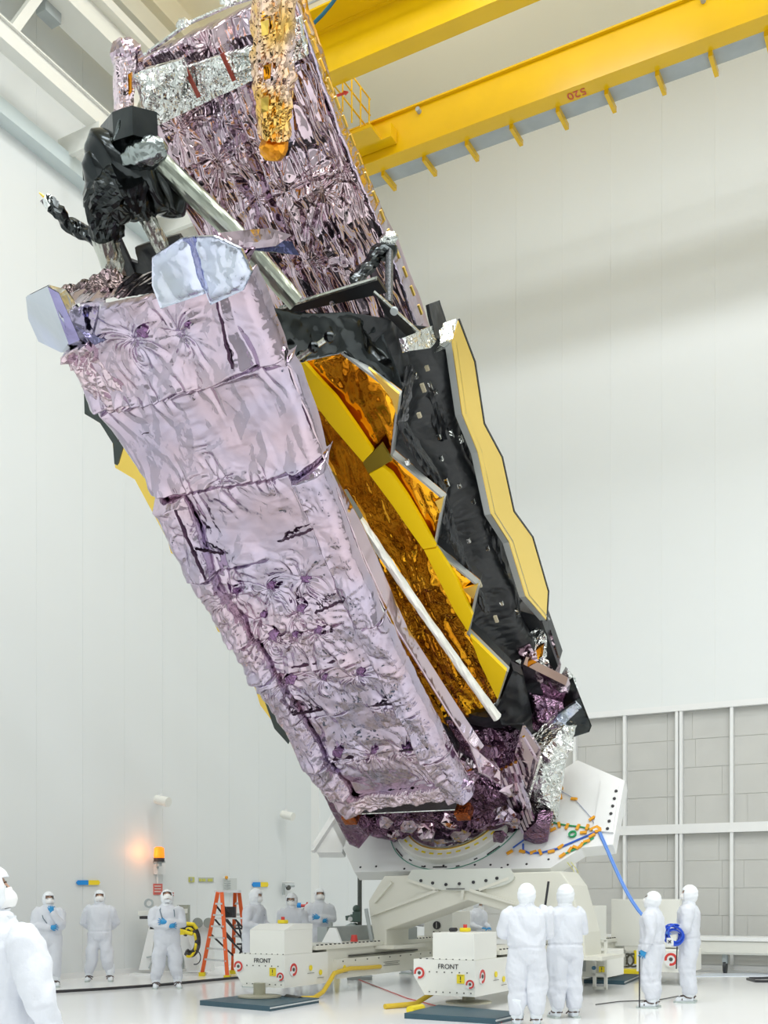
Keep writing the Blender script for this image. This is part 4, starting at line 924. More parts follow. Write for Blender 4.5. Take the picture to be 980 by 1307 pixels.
tape_at = [(651, 1089), (667, 1088), (681, 1089), (690, 1089), (704, 1088), (716, 1082), (702, 1053), (706, 1060), (714, 1054), (724, 1056), (738, 1057), (750, 1057), (757, 1059), (764, 1058), (764, 1062), (756, 1068), (745, 1064), (718, 1093), (728, 1086), (735, 1083), (742, 1080), (749, 1075), (756, 1046), (733, 1021), (715, 1008), (716, 1018)]
random.seed(8)
for x, y in tape_at:
    q = random.uniform(0, 3); d = TW*math.cos(q)+TM*math.sin(q)
    MB().boxax(JP(x, y, .03), d, TA.cross(d), TA, .12, .05, .03).build('orange_tape', M_orange_t, tt_)
yl = mat('pale_yellow_cord', (.75, .72, .25), .5)
for dx in (0, 6):
    a = JP(722+dx, 1096, -.1); b = CT(.1, 5.0, 1.5); MB().tube([a.lerp(b, t/8)+UD*.06*math.sin(t*1.3+dx)-ZV*.12*math.sin(math.pi*t/8) for t in range(9)], .008, 5).build('hanging_cord', yl, tt_)

# air bearing pads with hoses
M_pad = mat('pad_blue', (.035, .085, .115), .45); M_padw = mat('pad_side', (.55, .58, .58), .4)
def pad(cs, label):
    pts = [G(*c) for c in cs]; o = MB().prism(pts, ZV*.075).build('base_plate', M_pad); tag(o, label, 'floor pad', 'air bearing pads under the cart')
    c = sum(pts, Vector())/4; 
    inner = [c+(p-c)*.985+ZV*.0755 for p in pts]
    MB().tube([inner[1]-ZV*.03+(inner[1]-c)*.02, inner[2]-ZV*.03+(inner[2]-c)*.02], .012, 6).build('edge_trim', M_padw, o)
    return o
pad([(255, 1283), (345, 1291), (407, 1280), (325, 1274)], 'dark blue square floor pad under the left front jack of the cart')
pad([(516, 1300), (633, 1307.5), (668, 1299), (560, 1289)], 'dark blue square floor pad under the right front jack of the cart')
pad([(745, 1255), (797, 1257), (815, 1249), (770, 1247)], 'dark floor pad under the rear of the cart beside the right workers')
M_hose = mat('yellow_hose', (.72, .50, .04), .5)
hz = MB().tube([CT(-3.19, 3.0, .40), CT(-3.17, 2.4, .41), CT(-3.17, 1.9, .43), CT(-3.16, 1.35, .38), CT(-3.15, 1.2, .26), CT(-3.1, .9, .10), CT(-3.05, .55, .035), CT(-3.3, .35, .03), CT(-3.6, .10, .03)], .038, 10).build('air_hose', M_hose)
tag(hz, 'yellow air hose running down the left beam to the left floor pad', 'hose', 'yellow air hoses of the cart')
hz2 = MB().tube([CT(-.95, .8, .24), CT(-1.02, .5, .14), CT(-1.1, .3, .05), CT(-1.25, .05, .04), CT(-1.35, -.2, .04)], .04, 10).build('air_hose', M_hose)
tag(hz2, 'short yellow hose curving from the right front box to the floor pad', 'hose', 'yellow air hoses of the cart')
MB().tube([G(523, 1294)+ZV*.05, G(538, 1291)+ZV*.05], .06, 12).build('hose_fitting', M_sticker, hz2)
MB().tube([G(366, 1278)+ZV*.06, G(383, 1280)+ZV*.05], .055, 12).build('hose_fitting', M_bolt, hz)
rc = MB().tube([G(435, 1242)+ZV*.01, G(520, 1275)+ZV*.01, G(640, 1306)+ZV*.01], .008, 5).build('tether_line', M_red); tag(rc, 'thin red cord lying across the floor under the cart', 'cord')
# blue cable falling to the workers
bc = MB()
a = JP(765, 1064, .03); b = Vector(P(853, 1192, 16.7))
pts = [a.lerp(b, t/12)-ZV*(.35*math.sin(math.pi*(t/12)**1.1)) for t in range(13)]
bc.tube(pts, .022, 6); bc.tube([p+UD*.03 for p in pts], .014, 6)
tag(bc.build('blue_cable', mat('cable_light_blue', (.10, .26, .70), .4)), 'light blue cable hanging from the table corner to the two right workers', 'cable')
# ================================================================== things on the walls and floor
def LW(px, py, d=0):   # on the left wall, d metres off it
    return on_plane(px, py, R(d, 0, 0), UD)
def RWl(px, py, d=0): return on_plane(px, py, R(0, d, 0), VD)
# two-tone direction markers
for k, (x0, x1, y, lb) in enumerate(((97, 127, 1126.5, 'blue and yellow arrow marker on the wall above the left workers'), (321.5, 342, 1129, 'blue and yellow arrow marker above the hooded worker by the ladder'))):
    xm = (x0+x1)/2; d = (x1-x0)
    e = empty('wall_marker', LW(xm, y), lb, 'sign', 'blue and yellow wall arrows')
    MB().prism([LW(x0, y, .02), LW(x0+d*.07, y+3, .02), LW(xm, y+3, .02), LW(xm, y-3, .02), LW(x0+d*.07, y-3, .02)], UD*.02).build('blue_half', mat('marker_blue', (.01, .28, .75), .5), e)
    MB().prism([LW(xm, y-3, .02), LW(xm, y+3, .02), LW(x1-d*.06, y+3, .02), LW(x1, y, .02), LW(x1-d*.06, y-3, .02)], UD*.02).build('yellow_half', mat('marker_yellow', (.95, .72, .02), .5), e)
# wall cameras
for x, y, lb in ((205, 1021, 'white wall camera high above the amber beacon'), (365, 1040, 'white wall camera left of the turnover table')):
    e = empty('wall_camera', LW(x, y), lb, 'camera', 'white wall cameras')
    p = LW(x, y, .35)
    MB().tube([LW(x-2, y-1, 0), LW(x-1, y-1, .3)], .05, 8).tube([p-ZV*.02-BD*0, p+ZV*.14], .04, 8).build('camera_bracket', M_white, e)
    MB().tube([p+UD*-.12+ZV*.02, p+UD*.22-ZV*.06], [.10, .11], 16).build('camera_body', M_creamw, e)
# amber beacon, lit
e = empty('beacon_light', LW(203, 1093), 'lit orange warning beacon on the wall above the red notice', 'beacon')
p = LW(203, 1094, .3)
MB().tube([p-ZV*.02, p+ZV*.02, p+ZV*.20, p+ZV*.23], [.11, .12, .11, .06], 18).build('amber_dome', mat('amber_dome', (.9, .22, .01), .25, emit=((1, .20, .01), .7)), e)
MB().tube([p-ZV*.10, p-ZV*.02], .12, 16).build('dark_base', M_ink, e)
MB().tube([p-ZV*.20, p-ZV*.1], .06, 10).boxax(LW(203, 1100, .16), UD, VD, ZV, .3, .06, .05).build('bracket', M_grey, e)
ld = bpy.data.lights.new('beacon_lamp', 'POINT'); ld.energy = 3; ld.color = (1, .35, .08); ld.shadow_soft_size = .12
lo = bpy.data.objects.new('beacon_lamp', ld); COL.objects.link(lo); lo.location = p+VD*.32+ZV*.12
def wbox(name, x0, x1, y0, y1, m, label, cat, d=.08, grp=None):
    o = MB().prism([LW(x0, y0), LW(x1, y0), LW(x1, y1), LW(x0, y1)], UD*d).build(name, m); return tag(o, label, cat, grp)
j1 = wbox('junction_box', 196, 206, 1103, 1116, M_white, 'white electrical box right under the orange beacon', 'electrical box', .12)
MB().tube([LW(201, 1116, .05), LW(201, 1128, .05)], .02, 6).build('conduit', M_white, j1)
MB().disc(LW(201, 1107, .125), UD, .03, .02, 10).build('box_knob', M_grey, j1)
o = wbox('notice_sign', 195.5, 206.5, 1128, 1142, mat('sign_red', (.72, .16, .13), .5), 'red safety notice behind the worker with crossed arms', 'sign', .02)
for k in range(3):
    MB().prism([LW(197, 1130.5+k*3.5, .025), LW(205, 1130.5+k*3.5, .025), LW(205, 1131.5+k*3.5, .025), LW(197, 1131.5+k*3.5, .025)], UD*.01).build('notice_line', M_white, o)
o = wbox('notice_sign', 208, 222, 1139, 1144, M_white, 'small white and red strip sign beside the red notice', 'sign', .02)
for yy in (1139.3, 1142.3):
    MB().prism([LW(208.5, yy, .022), LW(221.5, yy, .022), LW(221.5, yy+1.2, .022), LW(208.5, yy+1.2, .022)], UD*.01).build('red_stripe', M_red, o)
o = wbox('wall_plate', 240.5, 247, 1119.5, 1126, mat('plate_olive', (.55, .55, .15), .5), 'small square yellow plate on the wall left of the ladder', 'plate', .03)
MB().disc(LW(244, 1122.5, .035), UD, .04, .02, 12).build('plate_dial', M_grey, o)
o = wbox('wall_label', 253, 272, 1120, 1126, mat('label_grey', (.50, .52, .50), .5), 'long grey and yellow label strip on the wall left of the ladder', 'label', .02)
for x0, x1 in ((254, 257), (258, 262), (265, 271)):
    MB().prism([LW(x0, 1121.5, .022), LW(x1, 1121.5, .022), LW(x1, 1125, .022), LW(x0, 1125, .022)], UD*.01).build('label_block', mat('label_yellow', (.6, .6, .12), .5), o)
o = wbox('control_panel', 284.5, 296, 1121, 1137, mat('panel_grey', (.62, .65, .63), .5), 'grey wall control box right behind the ladder top', 'electrical box', .15)
MB().disc(LW(289, 1120, .12), UD, .04, .04, 10).build('amber_lamp', M_orange_t, o)
for k in range(4): MB().prism([LW(286, 1124+k*3, .155), LW(294, 1124+k*3, .155), LW(294, 1125+k*3, .155), LW(286, 1125+k*3, .155)], UD*.01).build('panel_label', M_grey, o)
# manifold on the wall
e = empty('wall_manifold', LW(368, 1130), 'grey pipe manifold with a valve on the wall between workers', 'pipework')
MB().tube([LW(362, 1128, .12), LW(362, 1142, .12)], .04, 8).tube([LW(362, 1131, .12), LW(375, 1131, .12)], .03, 8).build('pipe', M_grey, e)
MB().sphere(LW(368, 1133, .14), .07, .07, .07, 10, 8).build('valve', M_bolt, e)
MB().tube([LW(360, 1126, .0), LW(375, 1126, .0), ], .02, 6).build('bracket', M_white, e)
# crimson and blue valve on the wall right of the middle workers
e = empty('hose_reel_valve', LW(390, 1155), 'small blue and red valve with a hanging grey green hose', 'valve')
MB().tube([P(378, 1155.5, 24.5), P(384, 1155.5, 24.5)], .06, 10).build('blue_body', mat('marker_blue', (.01, .28, .75), .5), e)
MB().tube([P(384, 1156, 24.5), P(391, 1156, 24.5), P(393, 1152, 24.5)], .035, 8).build('red_handle', M_red, e)
foil_tube('grey_green_curtain', [P(391, 1160, 24.4), P(394, 1180, 24.3), P(392, 1196, 24.2), P(396, 1214, 24.2)], [.10, .12, .10, .08], mat('grey_green_cloth', (.22, .30, .26), .7), e, .02, 5, 16, .1)
# stanchion by the cart
o = MB().tube([P(422, 1222, 22.5).lerp(Vector((P(422, 1222, 22.5).x, 22.5, 0)), 1), P(422, 1177, 22.5)], .045, 10).build('grey_post', M_grey); tag(o, 'short grey post standing behind the left cart beam', 'post')
o = MB().tube([Vector((-1.0,23.0,0)), Vector((-1.0,23.0,0))+ZV*.02], .1, 12).tube([Vector((-1.0,23.0,0))+ZV*.02, Vector((-1.0,23.0,0))+ZV*.55], [.09, .02], 12).build('warning_cone', M_sticker); tag(o, 'small yellow floor cone beside the grey post', 'cone')
# dark pole with clamp, left of the table
pp = empty('support_stand', Vector((P(459, 1149, 22).x, 22, 0)), 'dark green grey pole with a clamped valve behind the cart', 'stand')
x0 = P(459, 1149, 22).x
MB().tube([Vector((x0, 22, 0)), Vector((x0, 22, 2.35))], .045, 12).build('pole', mat('pole_dark', (.10, .11, .10), .4, .4), pp)
M_dgrn = mat('valve_green', (.10, .15, .13), .4, .3)
MB().tube([P(441, 1172, 22), P(447, 1171, 22)], .05, 10).tube([P(447, 1172, 22), P(459, 1172, 22)], [.08, .09], 12).build('valve_body', M_dgrn, pp)
MB().disc(P(447, 1173, 21.93), Vector((0, 1, 0)), .05, .02, 14).build('dial', M_white, pp)
MB().boxax(P(455, 1170, 21.95), Vector((1, 0, 0)), Vector((0, 1, 0)), ZV, .16, .16, .2).sphere(P(455, 1160, 22), .08).sphere(P(453, 1182, 22), .07).build('clamp', M_dgrn, pp)
MB().boxax(Vector((x0, 22, .03)), Vector((1, 0, 0)), Vector((0, 1, 0)), ZV, .5, .5, .06).build('base', M_grey, pp)
foil_tube('flexible_hose', [P(453, 1186, 21.9), P(450, 1180, 21.9), P(441, 1186, 21.9), P(436, 1196, 21.9), P(430, 1204, 21.9), P(422, 1209, 21.9)], .05, mat('hose_grey', (.36, .42, .42), .4, .4), pp, .012, 5, 14, .04)
o = MB().tube([CT(-3.5, 2.6, .86), CT(-3.5, 2.6, .98)], [.07, .05], 12).build('indicator_cap', M_red); tag(o, 'small red cap on top of the left cart beam', 'marker')
# folded white floor sign on the cart beam
o = MB().prism([CT(-3.75, 1.9, .86), CT(-3.35, 1.9, .86), CT(-3.5, 1.95, 1.12), CT(-3.62, 1.95, 1.12)], BD*.05).build('white_wedge', M_white); tag(o, 'white triangular wedge standing on the left cart beam', 'wedge')

# step ladder, orange fibreglass
ldr = empty('step_ladder', G(292, 1243), 'tall orange stepladder with yellow feet behind the cart', 'ladder')
M_or = mat('ladder_orange', (.85, .13, .02), .4); M_alu = mat('aluminium', (.72, .74, .75), .3, .5)
YL = 22.3
def LP(px, py, Y=YL): return P(px, py, Y)
def gp(px, Y): return Vector(((px-CX)/FPX*Y, Y, .0))
legs = [((278, 1139), 258, 22.9), ((283, 1139), 290, 22.0), ((300, 1139), 297, 23.6), ((305, 1139), 318, 22.9)]
feet = []
for (tp_, fx, fy) in legs:
    a = P(*tp_, YL if tp_[0] < 290 else 22.9); b = gp(fx, fy)+ZV*.06; t = (b-a).normalized(); sd = t.cross(Vector((0, 1, 0))).normalized()
    MB().boxax((a+b)/2, t, sd, t.cross(sd), (a-b).length, .075, .05).build('rail', M_or, ldr); feet.append((a, b))
    MB().boxax(b-ZV*.02, Vector((1, 0, 0)), Vector((0, 1, 0)), ZV, .13, .13, .08).build('yellow_foot', M_sticker, ldr)
for k in range(1, 7):
    t = k/7.3; p, q = feet[0][0].lerp(feet[0][1], t), feet[1][0].lerp(feet[1][1], t)
    MB().boxax((p+q)/2, (q-p).normalized(), Vector((0, 1, 0)), ZV, (q-p).length, .12, .035).build('step', M_alu, ldr)
for k in range(1, 7):
    t = k/7.3; p, q = feet[2][0].lerp(feet[2][1], t), feet[3][0].lerp(feet[3][1], t)
    MB().boxax((p+q)/2, (q-p).normalized(), Vector((0, 1, 0)), ZV, (q-p).length, .04, .05).build('crossbar', M_alu, ldr)
for t0, t1 in ((.15, .45), (.3, .62), (.5, .8)):
    p, q = feet[0][0].lerp(feet[0][1], t0), feet[2][0].lerp(feet[2][1], t1); MB().tube([p, q], .02, 6).build('spreader', M_ink, ldr)
    p, q = feet[1][0].lerp(feet[1][1], t0), feet[3][0].lerp(feet[3][1], t1); MB().tube([p, q], .02, 6).build('spreader', M_ink, ldr)
MB().boxax(P(291, 1138, 22.6), Vector((1, 0, 0)), Vector((0, 1, 0)), ZV, .5, .5, .05).build('top_cap', M_alu, ldr)
MB().boxax(P(295, 1172, 22.5), Vector((1, 0, 0)), Vector((0, 1, 0)), ZV, .62, .45, .03).build('platform', M_alu, ldr)
MB().boxax(P(292, 1164, 22.6), Vector((1, 0, 0)), Vector((0, 1, 0)), ZV, .28, .2, .22).build('tool_bag', M_ink, ldr)
# black stand right of the ladder
bl = empty('black_stand', Vector((P(311, 1149, 21.6).x, 21.6, 0)), 'small black folding stand between the ladder and the front box', 'stand')
for a, b in (((303, 1176), (318, 1232)), ((318, 1176), (302, 1232)), ((300, 1185), (318, 1185)), ((302, 1205), (316, 1205)), ((311, 1170), (311, 1230))):
    MB().tube([P(*a, 21.6), P(*b, 21.6)], .022, 6).build('bar', M_ink, bl)
# A-frame stand, coil and grey cabinet behind the man with crossed arms
af = empty('white_support', G(215, 1238), 'white A-shaped steel support behind the worker with crossed arms', 'stand')
YA = 23.2
def zg(px, py): return P(px, py, YA)
MB().prism([zg(193, 1170), zg(200, 1170), zg(191, 1238), zg(177, 1238)], Vector((0, .35, 0))).build('frame_leg', M_white, af)
MB().prism([zg(222, 1170), zg(232, 1170), zg(252, 1238), zg(238, 1238)], Vector((0, .35, 0))).build('frame_leg', M_white, af)
MB().prism([zg(193, 1175), zg(232, 1175), zg(236, 1186), zg(191, 1186)], Vector((0, .35, 0))).build('cross_plate', M_white, af)
MB().prism([zg(176, 1163), zg(234, 1160), zg(234, 1166), zg(176, 1168)], Vector((0, .5, 0))).build('top_rail', M_creamw, af)
MB().boxax(zg(186, 1171), Vector((1, 0, 0)), Vector((0, 1, 0)), ZV, .2, .3, .06).build('black_block', M_ink, af)
for x, w_ in ((184, 24), (245, 24)): MB().boxax(Vector((zg(x, 1149).x, YA+.1, .02)), Vector((1, 0, 0)), Vector((0, 1, 0)), ZV, .55, .5, .04).build('foot_plate', M_white, af)
for a, b in (((187, 1222), (212, 1218)), ((190, 1236), (196, 1222)), ((212, 1218), (222, 1235))): MB().tube([P(*a, YA-.05), P(*b, YA-.05)], .02, 6).build('rod', M_grey, af)
MB().ring(zg(190, 1153), Vector((0, 1, 0)), .06, .10, .05, 20).build('pipe_hook', M_grey, af)
gb = MB().prism([P(226, 1155, 24.2), P(240, 1155, 24.2), P(240, 1182, 24.2), P(226, 1182, 24.2)], Vector((0, .25, 0))).build('grey_cabinet', mat('olive_cabinet', (.33, .35, .29), .45)); 
tag(gb, 'olive grey upright box behind the crossed arm worker', 'cabinet')
MB().prism([P(229, 1182, 24.3), P(234, 1182, 24.3), P(234, 1237, 24.3), P(229, 1237, 24.3)], Vector((0, .1, 0))).build('cabinet_leg', M_grey, gb)
co = empty('hose_coil', Vector((P(245, 1149, 22.9).x, 22.9, 0)), 'coil of black hose with yellow hose hung beside the worker', 'hose')
def loopc(cx, cy, rx, ry, Y, a0=0, a1=6.3, n=30): return [P(cx+rx*math.cos(a0+(a1-a0)*k/n), cy+ry*math.sin(a0+(a1-a0)*k/n), Y+.03*math.sin(k)) for k in range(n+1)]
M_bh = mat('black_hose', (.025, .025, .03), .35)
for k in range(5): MB().tube(loopc(243, 1201, 11-k*.8, 19-k*1.2, 22.9-.04*k, -2.6, 2.2), .04, 8).build('black_loop', M_bh, co)
MB().tube(loopc(241, 1203, 9, 18, 22.7, -1.9, 1.9), .028, 8).build('yellow_loop', M_sticker, co)
MB().tube([P(229, 1188, 22.7), P(238, 1190, 22.7), P(246, 1192, 22.7)], .045, 10).boxax(P(232, 1190, 22.7), Vector((1, 0, 0)), Vector((0, 1, 0)), ZV, .12, .1, .1).build('yellow_coupling', M_sticker, co)
MB().tube([P(237, 1179, 22.8), P(247, 1180, 22.8), P(251, 1186, 22.8)], .045, 10).build('yellow_coupling', M_sticker, co)
MB().tube(loopc(249, 1222, 7, 9, 22.6, -1.5, 1.8, 14), .012, 6).build('thin_wire', M_ink, co)
gr_ = MB().boxax(Vector((P(256, 1149, 24.6).x, 24.6, .55)), Vector((1, 0, 0)), Vector((0, 1, 0)), ZV, .55, .5, 1.1).build('white_bin', M_white); tag(gr_, 'low white cabinet between the hose coil and the ladder', 'cabinet')
for x in (252, 266):
    o = MB().tube([P(x, 1178, 24.2), P(x, 1178, 24.2)+Vector((0, .05, 0))], .115, 20).build('round_lid', mat('lid_grey', (.32, .35, .33), .4, .3)); tag(o, 'dark grey round lid on the low white cabinet, ' + ('left one' if x == 252 else 'right one nearer the ladder'), 'lid')

# dark strip hose along the left part of the floor
o = MB().tube([G(60, 1268)+ZV*.02, G(130, 1264)+ZV*.02, G(200, 1259)+ZV*.02, G(306, 1249)+ZV*.02], .03, 8).build('black_floor_hose', M_bh); tag(o, 'long black hose lying on the floor behind the left cart box', 'hose')
o = MB().tube([G(760, 1283)+ZV*.01, G(790, 1279)+ZV*.01, G(840, 1277)+ZV*.01, G(866, 1272)+ZV*.01], .008, 5).build('thin_black_wire', M_bh); tag(o, 'thin black wire on the floor between the workers', 'wire')
o = MB().tube([G(954, 1251)+ZV*.02, G(965, 1254)+ZV*.02, G(990, 1254)+ZV*.02], .03, 8).tube([G(956, 1250)+ZV*.02, G(970, 1250)+ZV*.02, G(990, 1249)+ZV*.02], .03, 8).build('black_floor_hose', M_bh); tag(o, 'doubled black hose on the floor at the right edge', 'hose')

# white trolleys with castors along the right wall
for (u0, u1, vv, lb) in ((7.7, 10.0, 1.3, 'low white trolley on black castors behind the two right workers'), (10.05, 14.6, 1.2, 'long low white trolley on castors at the right edge'),):
    e = empty('castor_trolley', R((u0+u1)/2, vv, 0), lb, 'trolley', 'low white castor trolleys by the hangar door')
    MB().rbox(u0, u1, vv-.5, vv+.4, .42, .74).build('trolley_body', M_creamw, e, bevel=.02)
    MB().rbox(u0-.02, u1+.02, vv-.55, vv+.45, .72, .80).build('trolley_top', M_white, e)
    MB().rbox(u0+.05, u1-.05, vv+.40, vv+.42, .46, .70).build('front_panel', mat('trolley_panel', (.72, .72, .66), .4), e)
    n = 3 if u1-u0 < 3 else 5
    for k in range(n):
        u = u0+.3+(u1-u0-.6)*k/(n-1)
        cs = MB().rbox(u-.05, u+.05, vv+.12, vv+.28, .22, .44).build('castor_fork', M_grey, e)
        MB().tube([R(u-.03, vv+.2, .14), R(u+.03, vv+.2, .14)], .14, 18).build('wheel', M_dark, cs)
# yellow machine behind the rear pad
e = empty('pump_unit', G(800, 1243), 'small yellow pump with grey coils beside the right rear pad', 'pump')
MB().boxax(G(800, 1243)+ZV*.06, UD, VD, ZV, .9, .5, .08).build('yellow_base', M_sticker, e)
for k in range(3): MB().ring(G(792+k*8, 1242)+ZV*.28, (UD*.3+VD).normalized(), .12, .16, .06, 18).build('grey_coil', M_bolt, e)
MB().tube([G(812, 1242)+ZV*.2, G(812, 1242)+ZV*.5], .06, 10).build('pump_head', M_sticker, e)
# floor mat / sheet on the far right
o = MB().prism([G(880, 1247), G(1010, 1246), G(1010, 1242), G(900, 1243)], ZV*.01).build('floor_sheet', mat('floor_sheet', (.70, .76, .84), .3)); tag(o, 'pale blue plastic sheet on the floor by the trolleys', 'sheet')
# ================================================================== people in clean-room suits
def loft(mb, rings, n=20):
    """rings: (centre, rx, ry, yaw) horizontal-ish ellipses, closed"""
    base = len(mb.v)
    for c, rx, ry, yw in rings:
        for k in range(n):
            q = 2*math.pi*k/n; x, y = rx*math.cos(q), ry*math.sin(q)
            mb.v.append(Vector(c)+Vector((x*math.cos(yw)-y*math.sin(yw), x*math.sin(yw)+y*math.cos(yw), 0)))
    for i in range(len(rings)-1):
        for k in range(n):
            k2 = (k+1) % n; mb.f.append([base+i*n+k, base+i*n+k2, base+(i+1)*n+k2, base+(i+1)*n+k])
    mb.f.append([base+k for k in range(n)][::-1]); mb.f.append([base+(len(rings)-1)*n+k for k in range(n)])
def voxel_mesh(mb, size, smooth=4):
    me = bpy.data.meshes.new('tmp'); me.from_pydata([tuple(v) for v in mb.v], [], mb.f)
    o = bpy.data.objects.new('tmp', me); COL.objects.link(o)
    m = o.modifiers.new('r', 'REMESH'); m.mode = 'VOXEL'; m.voxel_size = size
    s = o.modifiers.new('s', 'SMOOTH'); s.iterations = smooth; s.factor = .6
    dg = bpy.context.evaluated_depsgraph_get(); out = bpy.data.meshes.new_from_object(o.evaluated_get(dg))
    bpy.data.objects.remove(o); bpy.data.meshes.remove(me); return out
def wrinkle(me, seed, amp=.010, f=5):
    n = len(me.vertices); co = np.empty(n*3, np.float32); me.vertices.foreach_get('co', co); co = co.reshape(-1, 3)
    nm = np.empty(n*3, np.float32); me.vertices.foreach_get('normal', nm); nm = nm.reshape(-1, 3)
    x, y, z = co[:, 0], co[:, 1], co[:, 2]
    h = crinkle(x*1.6+y*.8, z+y*.5, seed, f*.3, 5, amp*1.5, .6, 1.7, (1.4, .8))+crinkle(y*1.3-x*.7, z, seed+5, f*.5, 4, amp*.9, .6, 1.6, (1.3, .9))
    # gathers at the waist and behind the knees, uneven
    m = vnoise(x*6+3, z*5, seed+9)
    h += amp*.9*m*(tri((z+.35*x*np.sin(seed)+.05*m)/.11)-.5)*(np.exp(-((z-1.0)/.04)**2)+np.exp(-((z-.47)/.12)**2))
    h -= amp*.8*np.exp(-((z-.99)/.012)**2)
    co += nm*((h-amp*.8)[:, None]); me.vertices.foreach_set('co', co.ravel()); me.update()
def child_mesh(name, me, m, parent, smooth=True):
    me.materials.clear(); me.materials.append(m)
    if smooth: me.polygons.foreach_set('use_smooth', [True]*len(me.polygons))
    o = bpy.data.objects.new(name, me); COL.objects.link(o); o.parent = parent; return o
M_hood = mat('hood_cloth', (.84, .87, .90), .8, bump=.2, bscale=30)
M_mask = mat('mask_white', (.88, .88, .87), .6)
M_boot = mat('boot_cloth', (.80, .84, .88), .8, bump=.2, bscale=40)
M_sole = mat('sole_grey', (.52, .58, .55), .6)
M_strap2 = mat('boot_strap', (.10, .07, .06), .6)
M_hair = mat('brown_hair', (.10, .055, .03), .6)
M_eye = mat('eye_white', (.8, .8, .8), .3)
M_lany = mat('lanyard', (.10, .15, .19), .5)
M_lens = mat('glasses_frame', (.04, .04, .045), .3)
def hand_mesh(curl=.5, spread=.02, side=1):
    """hand along +x from the wrist, palm facing -z; side=+1 thumb on +y"""
    mb = MB()
    mb.tube([(-.03, 0, 0), (.0, 0, 0), (.03, 0, .0), (.07, .002*side, 0), (.092, 0, 0)], [.026, .027, .034, .036, .028], 12)
    mb.v = [Vector((v.x, v.y*1.25, v.z*.62)) if True else v for v in mb.v]
    L = [.068, .078, .074, .058]
    for k in range(4):
        y = side*(.030-.020*k); p = Vector((.088-.004*abs(k-1), y, 0)); pts = [p-Vector((.02, 0, 0)), p]; a = 0
        for s_ in (.45, .32, .26):
            a += curl*(.9 if s_ > .4 else 1.1); p = p+Vector((math.cos(a)*L[k]*s_, side*(1.5-k)*spread*s_, -math.sin(a)*L[k]*s_)); pts.append(p)
        mb.tube(pts, [.0095, .0098, .0092, .0085, .0065], 8)
    t = Vector((.02, side*.03, -.004)); mb.tube([t, t+Vector((.025, side*.022, -.008)), t+Vector((.052, side*.032, -.018)), t+Vector((.074, side*.032, -.030))], [.014, .0125, .011, .008], 8)
    return voxel_mesh(mb, .0042, 2)
HANDS = {}
def hand(parent, wrist, direction, palm, side, kind, m):
    key = (kind, side)
    if key not in HANDS: HANDS[key] = hand_mesh({'relaxed': .35, 'grip': .95, 'flat': .1}[kind], side=side)
    me = HANDS[key]; x = Vector(direction).normalized(); z = -(Vector(palm)-x*Vector(palm).dot(x)).normalized(); y = z.cross(x)
    if len(me.materials) == 0: me.materials.append(m); me.polygons.foreach_set('use_smooth', [True]*len(me.polygons))
    o = bpy.data.objects.new('gloved_hand', me); COL.objects.link(o); o.parent = parent
    mw = Matrix((x, y, z)).transposed().to_4x4(); mw.translation = Vector(wrist); o.matrix_local = mw
    return o
